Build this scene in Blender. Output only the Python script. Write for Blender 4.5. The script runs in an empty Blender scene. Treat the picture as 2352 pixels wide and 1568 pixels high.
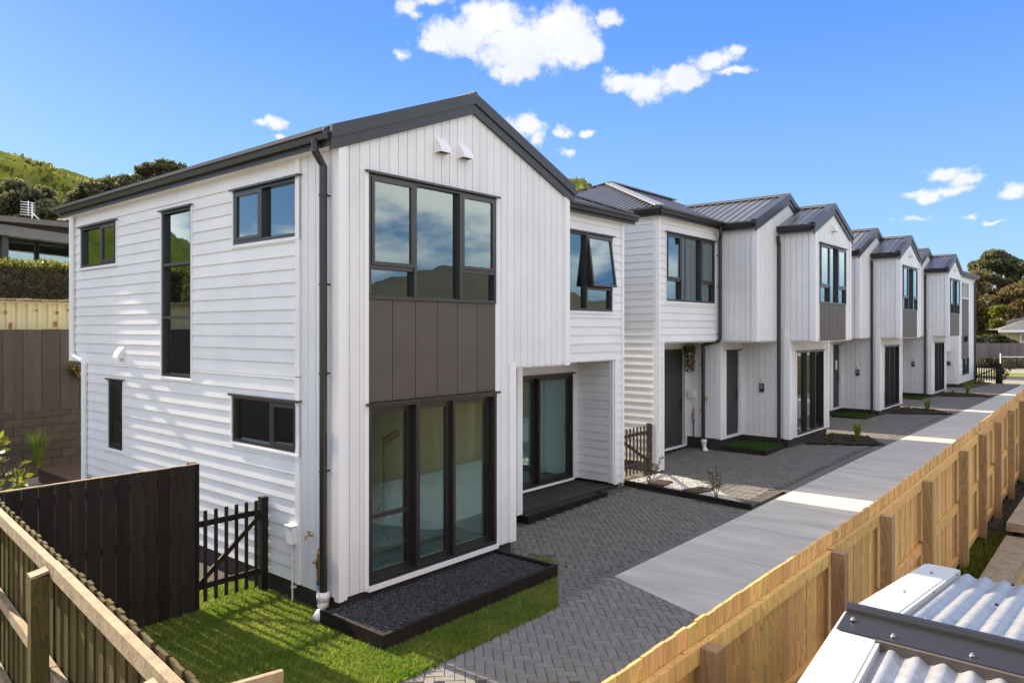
import bpy, math, random, numpy as np
from mathutils import Vector, Matrix
random.seed(7); rng = np.random.default_rng(7)
S = bpy.context.scene; COL = S.collection
R = math.radians
# ------------------------------------------------------------------ camera
cam = bpy.data.cameras.new('camera'); co = bpy.data.objects.new('camera', cam); COL.objects.link(co)
co.location = (-5.232, -7.122, 3.42)
co.rotation_euler = (R(90), 0, R(40.4 - 90))
cam.sensor_width = 36; cam.lens = 36 * 1684 / 2352; cam.shift_y = -28 / 2352
cam.clip_start = .05; cam.clip_end = 3000
S.camera = co
# ------------------------------------------------------------------ light
SUN_EL, SUN_AZ = 28.0, 92.4           # azimuth measured from +X towards +Y
sd = Vector((math.cos(R(SUN_AZ)) * math.cos(R(SUN_EL)), math.sin(R(SUN_AZ)) * math.cos(R(SUN_EL)), math.sin(R(SUN_EL))))
sl = bpy.data.lights.new('sun', 'SUN'); sl.energy = 5.0; sl.angle = R(.55); sl.color = (1, .86, .66)
so = bpy.data.objects.new('sun', sl); COL.objects.link(so)
so.rotation_euler = sd.to_track_quat('Z', 'Y').to_euler(); so.location = sd * 60
S.view_settings.view_transform = 'Standard'; S.view_settings.look = 'None'
S.view_settings.exposure = 1.15; S.view_settings.gamma = 1; S.view_settings.use_curve_mapping = False
EXPO = 1.35; S.view_settings.exposure = EXPO
K_ = 1 / (.15 * 2**EXPO)                 # display value -> sky texture value
HOR = (.40, .67, 1.0); MIDS = [(.25, (.27, .53, 1.0)), (.6, (.125, .335, .96))]; TOP = (.065, .225, .88); GS = K_ * 1.0
FILL_CLOUD0 = .452; CV = K_ * 2.15  # threshold of the added out-of-view clouds; base brightness of all clouds
W = bpy.data.worlds.new('World'); S.world = W; W.use_nodes = True
N = W.node_tree.nodes; L = W.node_tree.links; N.clear()
def nd(t, **k):
    n = N.new(t)
    for a, b in k.items(): setattr(n, a, b)
    return n
def wm(op, a, b=None, clamp=False):
    n = N.new('ShaderNodeMath'); n.operation = op; n.use_clamp = clamp
    for i, v in enumerate((a, b)):
        if v is None: continue
        if isinstance(v, (int, float)): n.inputs[i].default_value = v
        else: L.new(v, n.inputs[i])
    return n.outputs[0]
sky = nd('ShaderNodeTexSky', sky_type='NISHITA', sun_disc=False, sun_elevation=R(SUN_EL), sun_rotation=R(90 - SUN_AZ), altitude=50, air_density=1.0, dust_density=.35, ozone_density=1.6)
hs = nd('ShaderNodeHueSaturation'); hs.inputs['Hue'].default_value = .5; hs.inputs['Saturation'].default_value = 1.22; hs.inputs['Value'].default_value = 1
L.new(sky.outputs[0], hs.inputs['Color'])
tc = nd('ShaderNodeTexCoord'); sep = nd('ShaderNodeSeparateXYZ'); L.new(tc.outputs['Generated'], sep.inputs[0])
az = wm('ARCTAN2', sep.outputs[1], sep.outputs[0]); el = wm('ARCSINE', sep.outputs[2])
cmb = nd('ShaderNodeCombineXYZ'); L.new(az, cmb.inputs[0]); L.new(el, cmb.inputs[1])
# wobble the coordinates so that cloud edges billow
nz1 = nd('ShaderNodeTexNoise'); nz1.inputs['Scale'].default_value = 24; nz1.inputs['Detail'].default_value = 6; nz1.inputs['Roughness'].default_value = .6
L.new(cmb.outputs[0], nz1.inputs['Vector'])
vs = nd('ShaderNodeVectorMath', operation='SUBTRACT'); L.new(nz1.outputs['Color'], vs.inputs[0]); vs.inputs[1].default_value = (.5, .5, .5)
vm = nd('ShaderNodeVectorMath', operation='MULTIPLY'); L.new(vs.outputs[0], vm.inputs[0]); vm.inputs[1].default_value = (.06, .034, 0)
va = nd('ShaderNodeVectorMath', operation='ADD'); L.new(cmb.outputs[0], va.inputs[0]); L.new(vm.outputs[0], va.inputs[1])
CL = [(0.7739,0.3768,0.0533,0.0228,1),(0.7324,0.3994,0.0475,0.0259,1),(0.6909,0.3663,0.0652,0.0347,1),(0.6375,0.385,0.0471,0.0302,1),(0.611,0.3638,0.0323,0.0215,1),(0.5729,0.3964,0.0175,0.011,0.8),(0.7027,0.3391,0.0386,0.0147,0.9),(0.8034,0.3698,0.0248,0.0123,0.9),(0.8502,0.3551,0.0093,0.0062,0.5),(0.5729,0.3374,0.0117,0.0073,0.5),(0.5554,0.3209,0.0289,0.0147,0.9),(0.5208,0.3154,0.0387,0.0178,1),(0.4753,0.3215,0.0335,0.0145,1),(0.4363,0.3431,0.0285,0.0126,0.9),(0.4089,0.3517,0.0141,0.006,0.8),(0.4116,0.3277,0.0248,0.0056,0.7),(0.8502,0.4092,0.0198,0.0118,0.7),(0.8181,0.4166,0.0294,0.0069,0.6),(0.8356,0.4,0.0117,0.007,0.6),(0.6879,0.271,0.0297,0.0143,0.9),(0.6742,0.2521,0.0148,0.0139,0.8),(0.6316,0.2627,0.0142,0.0077,0.8),(0.598,0.2591,0.0117,0.0055,0.8),(0.6287,0.237,0.0118,0.0034,0.5),(1.0176,0.2601,0.0173,0.0074,0.8),(1.0068,0.2445,0.0098,0.0032,0.7),(0.1719,0.1811,0.0226,0.0099,0.8),(0.1897,0.1558,0.0231,0.0071,0.8),(0.1566,0.1711,0.0146,0.0088,0.8),(0.1653,0.1596,0.0224,0.0069,0.6),(0.0983,0.1568,0.0178,0.0095,0.8),(0.1523,0.1297,0.0094,0.0025,0.5),(0.1207,0.1227,0.0115,0.0034,0.6),(0.2033,0.1299,0.0172,0.0036,0.4),
      (-1.9,.42,.12,.04,.9),(-2.3,.3,.1,.03,.8),(-1.3,.35,.08,.03,.8),(2.6,.4,.1,.04,.8),(-2.8,.22,.08,.02,.7)]
acc = None
for a0, e0, ra, re, s in CL:
    k = 1.22
    v1 = nd('ShaderNodeVectorMath', operation='SUBTRACT'); L.new(va.outputs[0], v1.inputs[0]); v1.inputs[1].default_value = (a0, e0, 0)
    v2 = nd('ShaderNodeVectorMath', operation='MULTIPLY'); L.new(v1.outputs[0], v2.inputs[0]); v2.inputs[1].default_value = (1 / ra / k, 1 / re / k, 0)
    v3 = nd('ShaderNodeVectorMath', operation='LENGTH'); L.new(v2.outputs[0], v3.inputs[0])
    d = wm('MULTIPLY', wm('SUBTRACT', 1, v3.outputs['Value']), s)
    acc = d if acc is None else wm('MAXIMUM', acc, d)
nz2 = nd('ShaderNodeTexNoise'); nz2.inputs['Scale'].default_value = 55; nz2.inputs['Detail'].default_value = 8; nz2.inputs['Roughness'].default_value = .62
L.new(cmb.outputs[0], nz2.inputs['Vector'])
dens = wm('ADD', acc, wm('MULTIPLY', wm('SUBTRACT', nz2.outputs['Fac'], .5), 1.15))
mr = nd('ShaderNodeMapRange', interpolation_type='SMOOTHSTEP'); L.new(dens, mr.inputs['Value']); mr.inputs['From Min'].default_value = -.04; mr.inputs['From Max'].default_value = .55; mr.inputs['To Max'].default_value = .97
# dense clouds added outside the view to brighten the shaded front walls
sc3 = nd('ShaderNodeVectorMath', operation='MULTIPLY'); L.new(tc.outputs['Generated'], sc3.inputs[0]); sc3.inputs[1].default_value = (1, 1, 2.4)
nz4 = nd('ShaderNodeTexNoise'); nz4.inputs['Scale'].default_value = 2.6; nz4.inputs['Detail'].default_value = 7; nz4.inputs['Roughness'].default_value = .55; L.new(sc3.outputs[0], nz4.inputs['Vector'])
m4 = nd('ShaderNodeMapRange', interpolation_type='SMOOTHSTEP'); L.new(nz4.outputs['Fac'], m4.inputs['Value']); m4.inputs['From Min'].default_value = FILL_CLOUD0; m4.inputs['From Max'].default_value = FILL_CLOUD0 + .1
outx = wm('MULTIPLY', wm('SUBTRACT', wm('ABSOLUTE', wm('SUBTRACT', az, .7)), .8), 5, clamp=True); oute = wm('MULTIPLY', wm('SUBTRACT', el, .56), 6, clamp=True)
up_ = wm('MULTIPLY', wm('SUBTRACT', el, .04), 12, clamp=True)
fill_cloud = wm('MULTIPLY', wm('MULTIPLY', wm('MAXIMUM', outx, oute), m4.outputs[0]), up_)
# nishita softened towards the even polarised blue of the photograph
er = nd('ShaderNodeMapRange'); L.new(el, er.inputs['Value']); er.inputs['From Min'].default_value = 0; er.inputs['From Max'].default_value = .62
cr = nd('ShaderNodeValToRGB'); L.new(er.outputs[0], cr.inputs[0]); e0_ = cr.color_ramp.elements
e0_[0].position = 0; e0_[0].color = (*HOR, 1); e0_[1].position = 1; e0_[1].color = (*TOP, 1)
for p_, c_ in MIDS: x_ = cr.color_ramp.elements.new(p_); x_.color = (*c_, 1)
gm = nd('ShaderNodeVectorMath', operation='SCALE'); L.new(cr.outputs[0], gm.inputs[0]); gm.inputs['Scale'].default_value = GS
mg = nd('ShaderNodeMix', data_type='RGBA'); mg.inputs['Factor'].default_value = .90; L.new(hs.outputs[0], mg.inputs['A']); L.new(gm.outputs[0], mg.inputs['B'])
nz3 = nd('ShaderNodeTexNoise'); nz3.inputs['Scale'].default_value = 16; nz3.inputs['Detail'].default_value = 4
L.new(va.outputs[0], nz3.inputs['Vector'])
ccol = nd('ShaderNodeMix', data_type='RGBA'); L.new(nz3.outputs['Fac'], ccol.inputs['Factor'])
ccol.inputs['A'].default_value = (CV*.36, CV*.39, CV*.44, 1); ccol.inputs['B'].default_value = (CV*.54, CV*.53, CV*.525, 1)
mx0 = nd('ShaderNodeMix', data_type='RGBA'); L.new(mr.outputs[0], mx0.inputs['Factor']); L.new(mg.outputs['Result'], mx0.inputs['A']); L.new(ccol.outputs['Result'], mx0.inputs['B'])
mx = nd('ShaderNodeMix', data_type='RGBA'); L.new(fill_cloud, mx.inputs['Factor']); L.new(mx0.outputs['Result'], mx.inputs['A']); mx.inputs['B'].default_value = (CV*1.02, CV*1.0, CV*.93, 1)  # added clouds are brighter than those in view, to light the walls
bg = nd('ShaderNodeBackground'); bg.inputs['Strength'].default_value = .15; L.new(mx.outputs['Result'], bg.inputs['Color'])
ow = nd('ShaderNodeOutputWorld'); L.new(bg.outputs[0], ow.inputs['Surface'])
W.cycles.sampling_method = 'MANUAL'; W.cycles.sample_map_resolution = 1024
S.cycles.max_bounces = 7; S.cycles.diffuse_bounces = 4; S.cycles.glossy_bounces = 3; S.cycles.transparent_max_bounces = 12; S.cycles.transmission_bounces = 4
S.cycles.caustics_reflective = False; S.cycles.caustics_refractive = False

# ------------------------------------------------------------------ materials
MATS = {}
def mat(name, c, rough=.6, c2=None, scale=4, stretch=(1, 1, 1), bump=0, bscale=60, grain=0, bdist=.01, metal=0, rnd=0, sat=0, detail=5, spec=.5, emit=None):
    m = bpy.data.materials.new(name); m.use_nodes = True; nt = m.node_tree; n = nt.nodes; l = nt.links
    b = n['Principled BSDF']; b.inputs['Roughness'].default_value = rough; b.inputs['Metallic'].default_value = metal
    b.inputs['Specular IOR Level'].default_value = spec
    tcn = n.new('ShaderNodeTexCoord'); mp = n.new('ShaderNodeMapping'); mp.inputs['Scale'].default_value = stretch
    l.new(tcn.outputs['Object'], mp.inputs['Vector'])
    if grain:
        oj = n.new('ShaderNodeObjectInfo'); om = n.new('ShaderNodeVectorMath'); om.operation = 'SCALE'; om.inputs[0].default_value = (3.1, 7.7, 23.0); l.new(oj.outputs['Random'], om.inputs['Scale']); l.new(om.outputs[0], mp.inputs['Location'])
    src = None
    if c2 is not None:
        t = n.new('ShaderNodeTexNoise'); t.inputs['Scale'].default_value = scale; t.inputs['Detail'].default_value = detail; t.inputs['Roughness'].default_value = .6
        l.new(mp.outputs[0], t.inputs['Vector'])
        r = n.new('ShaderNodeMapRange'); r.inputs['From Min'].default_value = .3; r.inputs['From Max'].default_value = .7; l.new(t.outputs['Fac'], r.inputs['Value'])
        x = n.new('ShaderNodeMix'); x.data_type = 'RGBA'; l.new(r.outputs[0], x.inputs['Factor'])
        x.inputs['A'].default_value = (*c, 1); x.inputs['B'].default_value = (*c2, 1); src = x.outputs['Result']
    if grain:
        mw = n.new('ShaderNodeMapping'); mw.inputs['Scale'].default_value = (1, 1, .16); l.new(tcn.outputs['Object'], mw.inputs['Vector']); l.new(om.outputs[0], mw.inputs['Location'])
        wv = n.new('ShaderNodeTexNoise'); wv.inputs['Scale'].default_value = 5.5; wv.inputs['Detail'].default_value = 1.5; l.new(mw.outputs[0], wv.inputs['Vector'])
        w1 = n.new('ShaderNodeMath'); w1.operation = 'MULTIPLY'; w1.inputs[1].default_value = 16; l.new(wv.outputs['Fac'], w1.inputs[0])
        w2 = n.new('ShaderNodeMath'); w2.operation = 'FRACT'; l.new(w1.outputs[0], w2.inputs[0])
        w3 = n.new('ShaderNodeMapRange'); w3.inputs['To Min'].default_value = 1 - grain; w3.inputs['To Max'].default_value = 1 + grain*.35; l.new(w2.outputs[0], w3.inputs['Value'])
        vr = n.new('ShaderNodeTexVoronoi'); vr.inputs['Scale'].default_value = 5.2; mk = n.new('ShaderNodeMapping'); mk.inputs['Scale'].default_value = (1, 1, .55); l.new(tcn.outputs['Object'], mk.inputs['Vector']); l.new(om.outputs[0], mk.inputs['Location']); l.new(mk.outputs[0], vr.inputs['Vector'])
        kr = n.new('ShaderNodeMapRange'); kr.inputs['From Min'].default_value = .06; kr.inputs['From Max'].default_value = .12; kr.inputs['To Min'].default_value = .45; l.new(vr.outputs['Distance'], kr.inputs['Value'])
        w4 = n.new('ShaderNodeMath'); w4.operation = 'MULTIPLY'; l.new(w3.outputs[0], w4.inputs[0]); l.new(kr.outputs[0], w4.inputs[1])
        gmx = n.new('ShaderNodeVectorMath'); gmx.operation = 'SCALE'; l.new(src, gmx.inputs[0]); l.new(w4.outputs[0], gmx.inputs['Scale']); src = gmx.outputs[0]
    if rnd or sat:
        oi = n.new('ShaderNodeObjectInfo'); gi = n.new('ShaderNodeNewGeometry')
        ad = n.new('ShaderNodeMath'); ad.operation = 'ADD'; l.new(oi.outputs['Random'], ad.inputs[0]); l.new(gi.outputs['Random Per Island'], ad.inputs[1])
        fr = n.new('ShaderNodeMath'); fr.operation = 'FRACT'; l.new(ad.outputs[0], fr.inputs[0])
        h = n.new('ShaderNodeHueSaturation')
        if src: l.new(src, h.inputs['Color'])
        else: h.inputs['Color'].default_value = (*c, 1)
        mr_ = n.new('ShaderNodeMapRange'); l.new(fr.outputs[0], mr_.inputs['Value']); mr_.inputs['To Min'].default_value = 1 - rnd; mr_.inputs['To Max'].default_value = 1 + rnd
        l.new(mr_.outputs[0], h.inputs['Value'])
        if sat:
            f2 = n.new('ShaderNodeMath'); f2.operation = 'MULTIPLY'; f2.inputs[1].default_value = 7.31; l.new(fr.outputs[0], f2.inputs[0])
            f3 = n.new('ShaderNodeMath'); f3.operation = 'FRACT'; l.new(f2.outputs[0], f3.inputs[0])
            m3 = n.new('ShaderNodeMapRange'); l.new(f3.outputs[0], m3.inputs['Value']); m3.inputs['To Min'].default_value = .5 - sat; m3.inputs['To Max'].default_value = .5 + sat
            l.new(m3.outputs[0], h.inputs['Hue'])
        src = h.outputs[0]
    if src: l.new(src, b.inputs['Base Color'])
    else: b.inputs['Base Color'].default_value = (*c, 1)
    if bump:
        t = n.new('ShaderNodeTexNoise'); t.inputs['Scale'].default_value = bscale; t.inputs['Detail'].default_value = 4; l.new(mp.outputs[0], t.inputs['Vector'])
        bp = n.new('ShaderNodeBump'); bp.inputs['Strength'].default_value = bump; bp.inputs['Distance'].default_value = bdist
        l.new(t.outputs['Fac'], bp.inputs['Height']); l.new(bp.outputs[0], b.inputs['Normal'])
    MATS[name] = m; return m
white = mat('white_paint', (.80, .80, .79), .42, (.72, .725, .73), 1.7, bump=.05, bscale=25, rnd=.035)
whitetrim = mat('white_trim', (.82, .82, .82), .4)
pvc = mat('white_pvc', (.8, .8, .79), .3)
inwall = mat('plaster', (.78, .8, .79), .8)
infloor = mat('carpet', (.3, .29, .27), .9, (.36, .34, .32), 9)
dark = mat('dark_aluminium', (.018, .016, .015), .38, spec=.6)
frame_m = mat('bronze_aluminium', (.022, .020, .0195), .34, spec=.7)
roofm = mat('charcoal_roofing', (.105, .10, .10), .3, (.135, .128, .126), 3, spec=.6)
barge_m = mat('charcoal_flashing', (.03, .034, .042), .42, spec=.5)
capm = mat('pale_flashing', (.26, .265, .285), .45, (.21, .215, .23), 5)
brown = mat('taupe_panel', (.078, .062, .050), .55, (.094, .076, .062), 2.5, bump=.05, bscale=40, rnd=.05)
base_m = mat('black_block_base', (.022, .018, .017), .75, (.035, .029, .027), 6, bump=.2)
doorm = mat('charcoal_door', (.04, .036, .034), .55, bump=.08, bscale=80)
concrete = mat('brushed_concrete', (.58, .54, .475), .82, (.40, .375, .33), 1.9, (1.4, .35, 1), bump=.12, bscale=70, rnd=.03, detail=9)
paver_a = mat('brown_paver', (.118, .104, .092), .85, (.16, .146, .13), 7, bump=.35, bscale=90, rnd=.13, sat=.01)
paver_b = mat('grey_paver', (.16, .152, .135), .85, (.21, .2, .178), 6, bump=.35, bscale=90, rnd=.10, sat=.01)
joint = mat('paver_joint_sand', (.06, .054, .047), .95, (.08, .072, .062), 20)
pine = mat('new_pine', (.72, .43, .15), .7, (.60, .33, .095), 2.2, (7, 7, .45), bump=.12, bscale=30, rnd=.2, sat=.012, grain=.28)
pinepost = mat('pine_post', (.44, .28, .125), .75, (.34, .2, .09), 3, (6, 6, .4), bump=.12, bscale=30, rnd=.22, sat=.01, grain=.3)
oldw = mat('weathered_pine', (.105, .07, .036), .9, (.085, .078, .018), 1.6, (6, 6, .5), bump=.3, bscale=30, rnd=.25, sat=.015, grain=.35, spec=.15)
oldrail = mat('weathered_rail', (.36, .27, .165), .85, (.2, .145, .085), 9, bump=.5, bscale=40, rnd=.1)
blackt = mat('black_stained_timber', (.012, .010, .009), .7, (.024, .019, .016), 2.5, (7, 7, .4), bump=.2, bscale=30, rnd=.35, spec=.2)
greyt = mat('grey_weathered_board', (.072, .056, .045), .85, (.05, .04, .033), 3, (6, 6, .35), bump=.2, bscale=30, rnd=.2)
blockm = mat('concrete_block', (.08, .06, .045), .9, (.056, .042, .032), 5, bump=.5, bscale=35, rnd=.12)
grassm = mat('grass', (.125, .235, .018), .6, (.31, .34, .07), 1.3, rnd=.45, sat=.035)
lawnm = mat('lawn_soil', (.045, .07, .018), .9, (.07, .09, .025), 5)
turf = mat('artificial_turf', (.05, .12, .012), .8, rnd=.3)
soil = mat('dark_soil', (.035, .026, .018), .95, (.06, .045, .03), 12, bump=1, bscale=15)
blkgrav = mat('black_gravel', (.05, .05, .054), .7, rnd=.7)
whtgrav = mat('white_gravel', (.62, .6, .55), .7, rnd=.2)
groundm = mat('ground', (.30, .26, .20), .95, (.21, .19, .13), .08)
galv = mat('galvanised_iron', (.44, .44, .45), .4, (.3, .3, .31), 18, metal=.45, bump=.1, bscale=50)
whitefl = mat('white_flashing', (.55, .54, .51), .35)
gridm = mat('grey_fence_paint', (.13, .115, .105), .8, (.17, .15, .135), 3, (5, 5, .5), rnd=.2)
creamm = mat('cream_steel', (.5, .44, .25), .6, (.56, .5, .3), 3)
rust = mat('rust', (.28, .11, .035), .9)
brass = mat('brass', (.5, .3, .12), .35, metal=.9)
bluep = mat('blue_plastic', (.03, .12, .4), .4)
asph = mat('asphalt', (.06, .058, .055), .9, (.08, .078, .073), 5)
kerbm = mat('kerb_concrete', (.3, .27, .24), .9)
bark = mat('bark', (.13, .1, .075), .95, (.08, .06, .045), 6, bump=.5, bscale=20)
leaf_d = mat('dark_leaf', (.05, .056, .028), .5, rnd=.7, sat=.02)
leaf_g = mat('grey_green_leaf', (.15, .155, .07), .5, rnd=.5, sat=.02)
leaf_o = mat('autumn_leaf', (.19, .125, .04), .6, rnd=.5, sat=.03)
leaf_y = mat('yellow_green_leaf', (.16, .17, .02), .5, rnd=.6, sat=.04)
leaf_h = mat('hedge_leaf', (.07, .07, .025), .55, rnd=.6, sat=.03)
twig = mat('twig', (.11, .08, .055), .9)
hillm = mat('hill_grass', (.29, .28, .018), .95, (.10, .125, .014), .3, bump=.6, bscale=.8, detail=9, bdist=.7)
redfl = mat('red_flower', (.5, .04, .02), .6); pinkfl = mat('pink_flower', (.65, .08, .3), .6)
terra = mat('coir_basket', (.3, .15, .06), .9); paper = mat('white_paper', (.8, .8, .8), .7)
tiler = mat('grey_roof', (.11, .105, .1), .7, (.14, .13, .125), 4)
housey = mat('pale_green_weatherboard', (.42, .4, .25), .7)
deckm = mat('dark_deck', (.085, .042, .028), .6, (.06, .03, .022), 3, (.4, 6, 1), rnd=.15)
lens_m = mat('lamp_lens', (.6, .6, .5), .2); ventsh = mat('dark_louvre', (.1, .09, .085), .6)
curtain = mat('pale_blind', (.55, .57, .56), .8)
# glass: tinted see-through pane with a strong sky reflection
g = bpy.data.materials.new('tinted_glass'); g.use_nodes = True; n = g.node_tree.nodes; l = g.node_tree.links; n.clear()
o_ = n.new('ShaderNodeOutputMaterial'); tr = n.new('ShaderNodeBsdfTransparent'); tr.inputs[0].default_value = (.80, .90, .88, 1)
gl = n.new('ShaderNodeBsdfGlossy'); gl.inputs['Roughness'].default_value = .012; gl.inputs['Color'].default_value = (.80, .95, .97, 1)
fr = n.new('ShaderNodeFresnel'); fr.inputs['IOR'].default_value = 1.7
ma = n.new('ShaderNodeMath'); ma.operation = 'MULTIPLY_ADD'; ma.inputs[1].default_value = 1.6; ma.inputs[2].default_value = .12; ma.use_clamp = True
l.new(fr.outputs[0], ma.inputs[0]); ms = n.new('ShaderNodeMixShader'); l.new(ma.outputs[0], ms.inputs[0]); l.new(tr.outputs[0], ms.inputs[1]); l.new(gl.outputs[0], ms.inputs[2]); l.new(ms.outputs[0], o_.inputs[0])
glass = g
g2 = g.copy(); g2.name = 'clear_glass'
for n_ in g2.node_tree.nodes:
    if n_.type == 'MATH': n_.inputs[1].default_value = .42; n_.inputs[2].default_value = .0
    if n_.type == 'FRESNEL': n_.inputs['IOR'].default_value = 1.5
    if n_.type == 'BSDF_TRANSPARENT': n_.inputs[0].default_value = (.88, .97, .94, 1)
glass_door = g2
# leaves and blades let some light through
for nm in ('grass', 'dark_leaf', 'grey_green_leaf', 'autumn_leaf', 'yellow_green_leaf', 'hedge_leaf', 'artificial_turf'):
    m = MATS[nm]; nt = m.node_tree; b = nt.nodes['Principled BSDF']; out = nt.nodes['Material Output']
    tl = nt.nodes.new('ShaderNodeBsdfTranslucent'); mxs = nt.nodes.new('ShaderNodeMixShader'); mxs.inputs[0].default_value = .45
    src = b.inputs['Base Color'].links[0].from_socket; nt.links.new(src, tl.inputs['Color'])
    nt.links.new(b.outputs[0], mxs.inputs[1]); nt.links.new(tl.outputs[0], mxs.inputs[2]); nt.links.new(mxs.outputs[0], out.inputs['Surface'])

# ------------------------------------------------------------------ mesh helpers
def wloc(o):
    v = Vector((0, 0, 0))
    while o is not None:
        v += Vector(o.location); o = o.parent
    return v
class MB:
    def __init__(s): s.v = []; s.f = []
    def add(s, vs, fs):
        k = len(s.v); s.v += [tuple(p) for p in vs]; s.f += [tuple(i + k for i in f) for f in fs]; return s
    def box(s, x0, x1, y0, y1, z0, z1):
        return s.add([(x0,y0,z0),(x1,y0,z0),(x1,y1,z0),(x0,y1,z0),(x0,y0,z1),(x1,y0,z1),(x1,y1,z1),(x0,y1,z1)],
                     [(0,3,2,1),(4,5,6,7),(0,1,5,4),(1,2,6,5),(2,3,7,6),(3,0,4,7)])
    def quad(s, *p): return s.add(p, [tuple(range(len(p)))])
    def hexa(s, p): return s.add(p, [(0,3,2,1),(4,5,6,7),(0,1,5,4),(1,2,6,5),(2,3,7,6),(3,0,4,7)])
    def bar(s, a, b, w, h, up=(0, 0, 1)):
        a = Vector(a); b = Vector(b); d = (b - a).normalized(); sd_ = d.cross(Vector(up))
        if sd_.length < 1e-4: sd_ = d.cross(Vector((0, 1, 0)))
        sd_.normalize(); u = sd_.cross(d); P = []
        for q in (a, b):
            P += [q - sd_*w/2 - u*h/2, q + sd_*w/2 - u*h/2, q + sd_*w/2 + u*h/2, q - sd_*w/2 + u*h/2]
        return s.add(P, [(0,3,2,1),(4,5,6,7),(0,1,5,4),(1,2,6,5),(2,3,7,6),(3,0,4,7)])
    def tube(s, pts, r, n=10, r2=None):
        pts = [Vector(p) for p in pts]; rings = []
        for i, p in enumerate(pts):
            d = (pts[min(i+1, len(pts)-1)] - pts[max(i-1, 0)]).normalized()
            a = d.cross(Vector((.31, .17, .93))); a = a if a.length > .05 else d.cross(Vector((1, 0, 0))); a.normalize(); b = d.cross(a)
            rr = r if r2 is None else r + (r2 - r) * i / (len(pts) - 1)
            rings.append([p + (a*math.cos(2*math.pi*k/n) + b*math.sin(2*math.pi*k/n)) * rr for k in range(n)])
        vs = [q for rg in rings for q in rg]; fs = []
        for i in range(len(pts)-1):
            for k in range(n): fs.append((i*n+k, i*n+(k+1) % n, (i+1)*n+(k+1) % n, (i+1)*n+k))
        fs.append(tuple(range(n-1, -1, -1))); fs.append(tuple((len(pts)-1)*n + k for k in range(n)))
        return s.add(vs, fs)
    def vcyl(s, x, y, z0, z1, r, n=12): return s.tube([(x, y, z0), (x, y, z1)], r, n)
    def build(s, name, m, parent=None, smooth=False, **tags):
        me = bpy.data.meshes.new(name); off = wloc(parent)
        me.from_pydata([(a[0]-off.x, a[1]-off.y, a[2]-off.z) for a in s.v], [], s.f)
        for q in (m if isinstance(m, (list, tuple)) else [m]): me.materials.append(q)
        if smooth:
            me.polygons.foreach_set('use_smooth', [True]*len(me.polygons))
        o = bpy.data.objects.new(name, me); COL.objects.link(o); o.parent = parent
        for k, v in tags.items(): o[k] = v
        return o
def thing(name, label, cat, loc=(0, 0, 0), group=None):
    o = bpy.data.objects.new(name, None); COL.objects.link(o); o.location = loc; o.empty_display_size = .2
    o['label'] = label; o['category'] = cat
    if group: o['group'] = group
    return o
def copy_tree(o, parent=None, delta=None):
    c = o.copy(); COL.objects.link(c); c.parent = parent
    if delta is not None: c.location = Vector(o.location) + Vector(delta)
    for ch in list(o.children): copy_tree(ch, c)
    return c
def sub(rect, ops):
    out = [rect]
    for (a0, a1, b0, b1) in ops:
        nx = []
        for (x0, x1, z0, z1) in out:
            if a1 <= x0 or a0 >= x1 or b1 <= z0 or b0 >= z1: nx.append((x0, x1, z0, z1)); continue
            if b0 > z0: nx.append((x0, x1, z0, b0))
            if b1 < z1: nx.append((x0, x1, b1, z1))
            lo, hi = max(z0, b0), min(z1, b1)
            if a0 > x0: nx.append((x0, a0, lo, hi))
            if a1 < x1: nx.append((a1, x1, lo, hi))
        out = nx
    return [r for r in out if r[1]-r[0] > 1e-4 and r[3]-r[2] > 1e-4]
def islands(rs):
    gs = []
    for r in rs:
        hit = [g for g in gs if any(not (q[1] < r[0]-1e-6 or q[0] > r[1]+1e-6 or q[3] < r[2]-1e-6 or q[2] > r[3]+1e-6) and (min(q[1],r[1])-max(q[0],r[0]) > 1e-4 or min(q[3],r[3])-max(q[2],r[2]) > 1e-4) for q in g)]
        n_ = [r]
        for g in hit: n_ += g; gs.remove(g)
        gs.append(n_)
    return gs
class Fr:
    """wall frame: u along the wall, n outward"""
    def __init__(s, P0, P1):
        s.p = Vector((*P0, 0)); d = Vector((*P1, 0)) - s.p; s.W = d.length; s.u = d.normalized(); s.n = Vector((s.u.y, -s.u.x, 0))
    def P(s, u, z, n=0): q = s.p + s.u*u + s.n*n; return (q.x, q.y, z)
    def box(s, mb, u0, u1, z0, z1, n0, n1, T=None):
        c = [(u0,z0,n1),(u1,z0,n1),(u1,z0,n0),(u0,z0,n0),(u0,z1,n1),(u1,z1,n1),(u1,z1,n0),(u0,z1,n0)]
        if T: c = [T(*q) for q in c]
        return mb.hexa([s.P(*q) for q in c])
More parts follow.
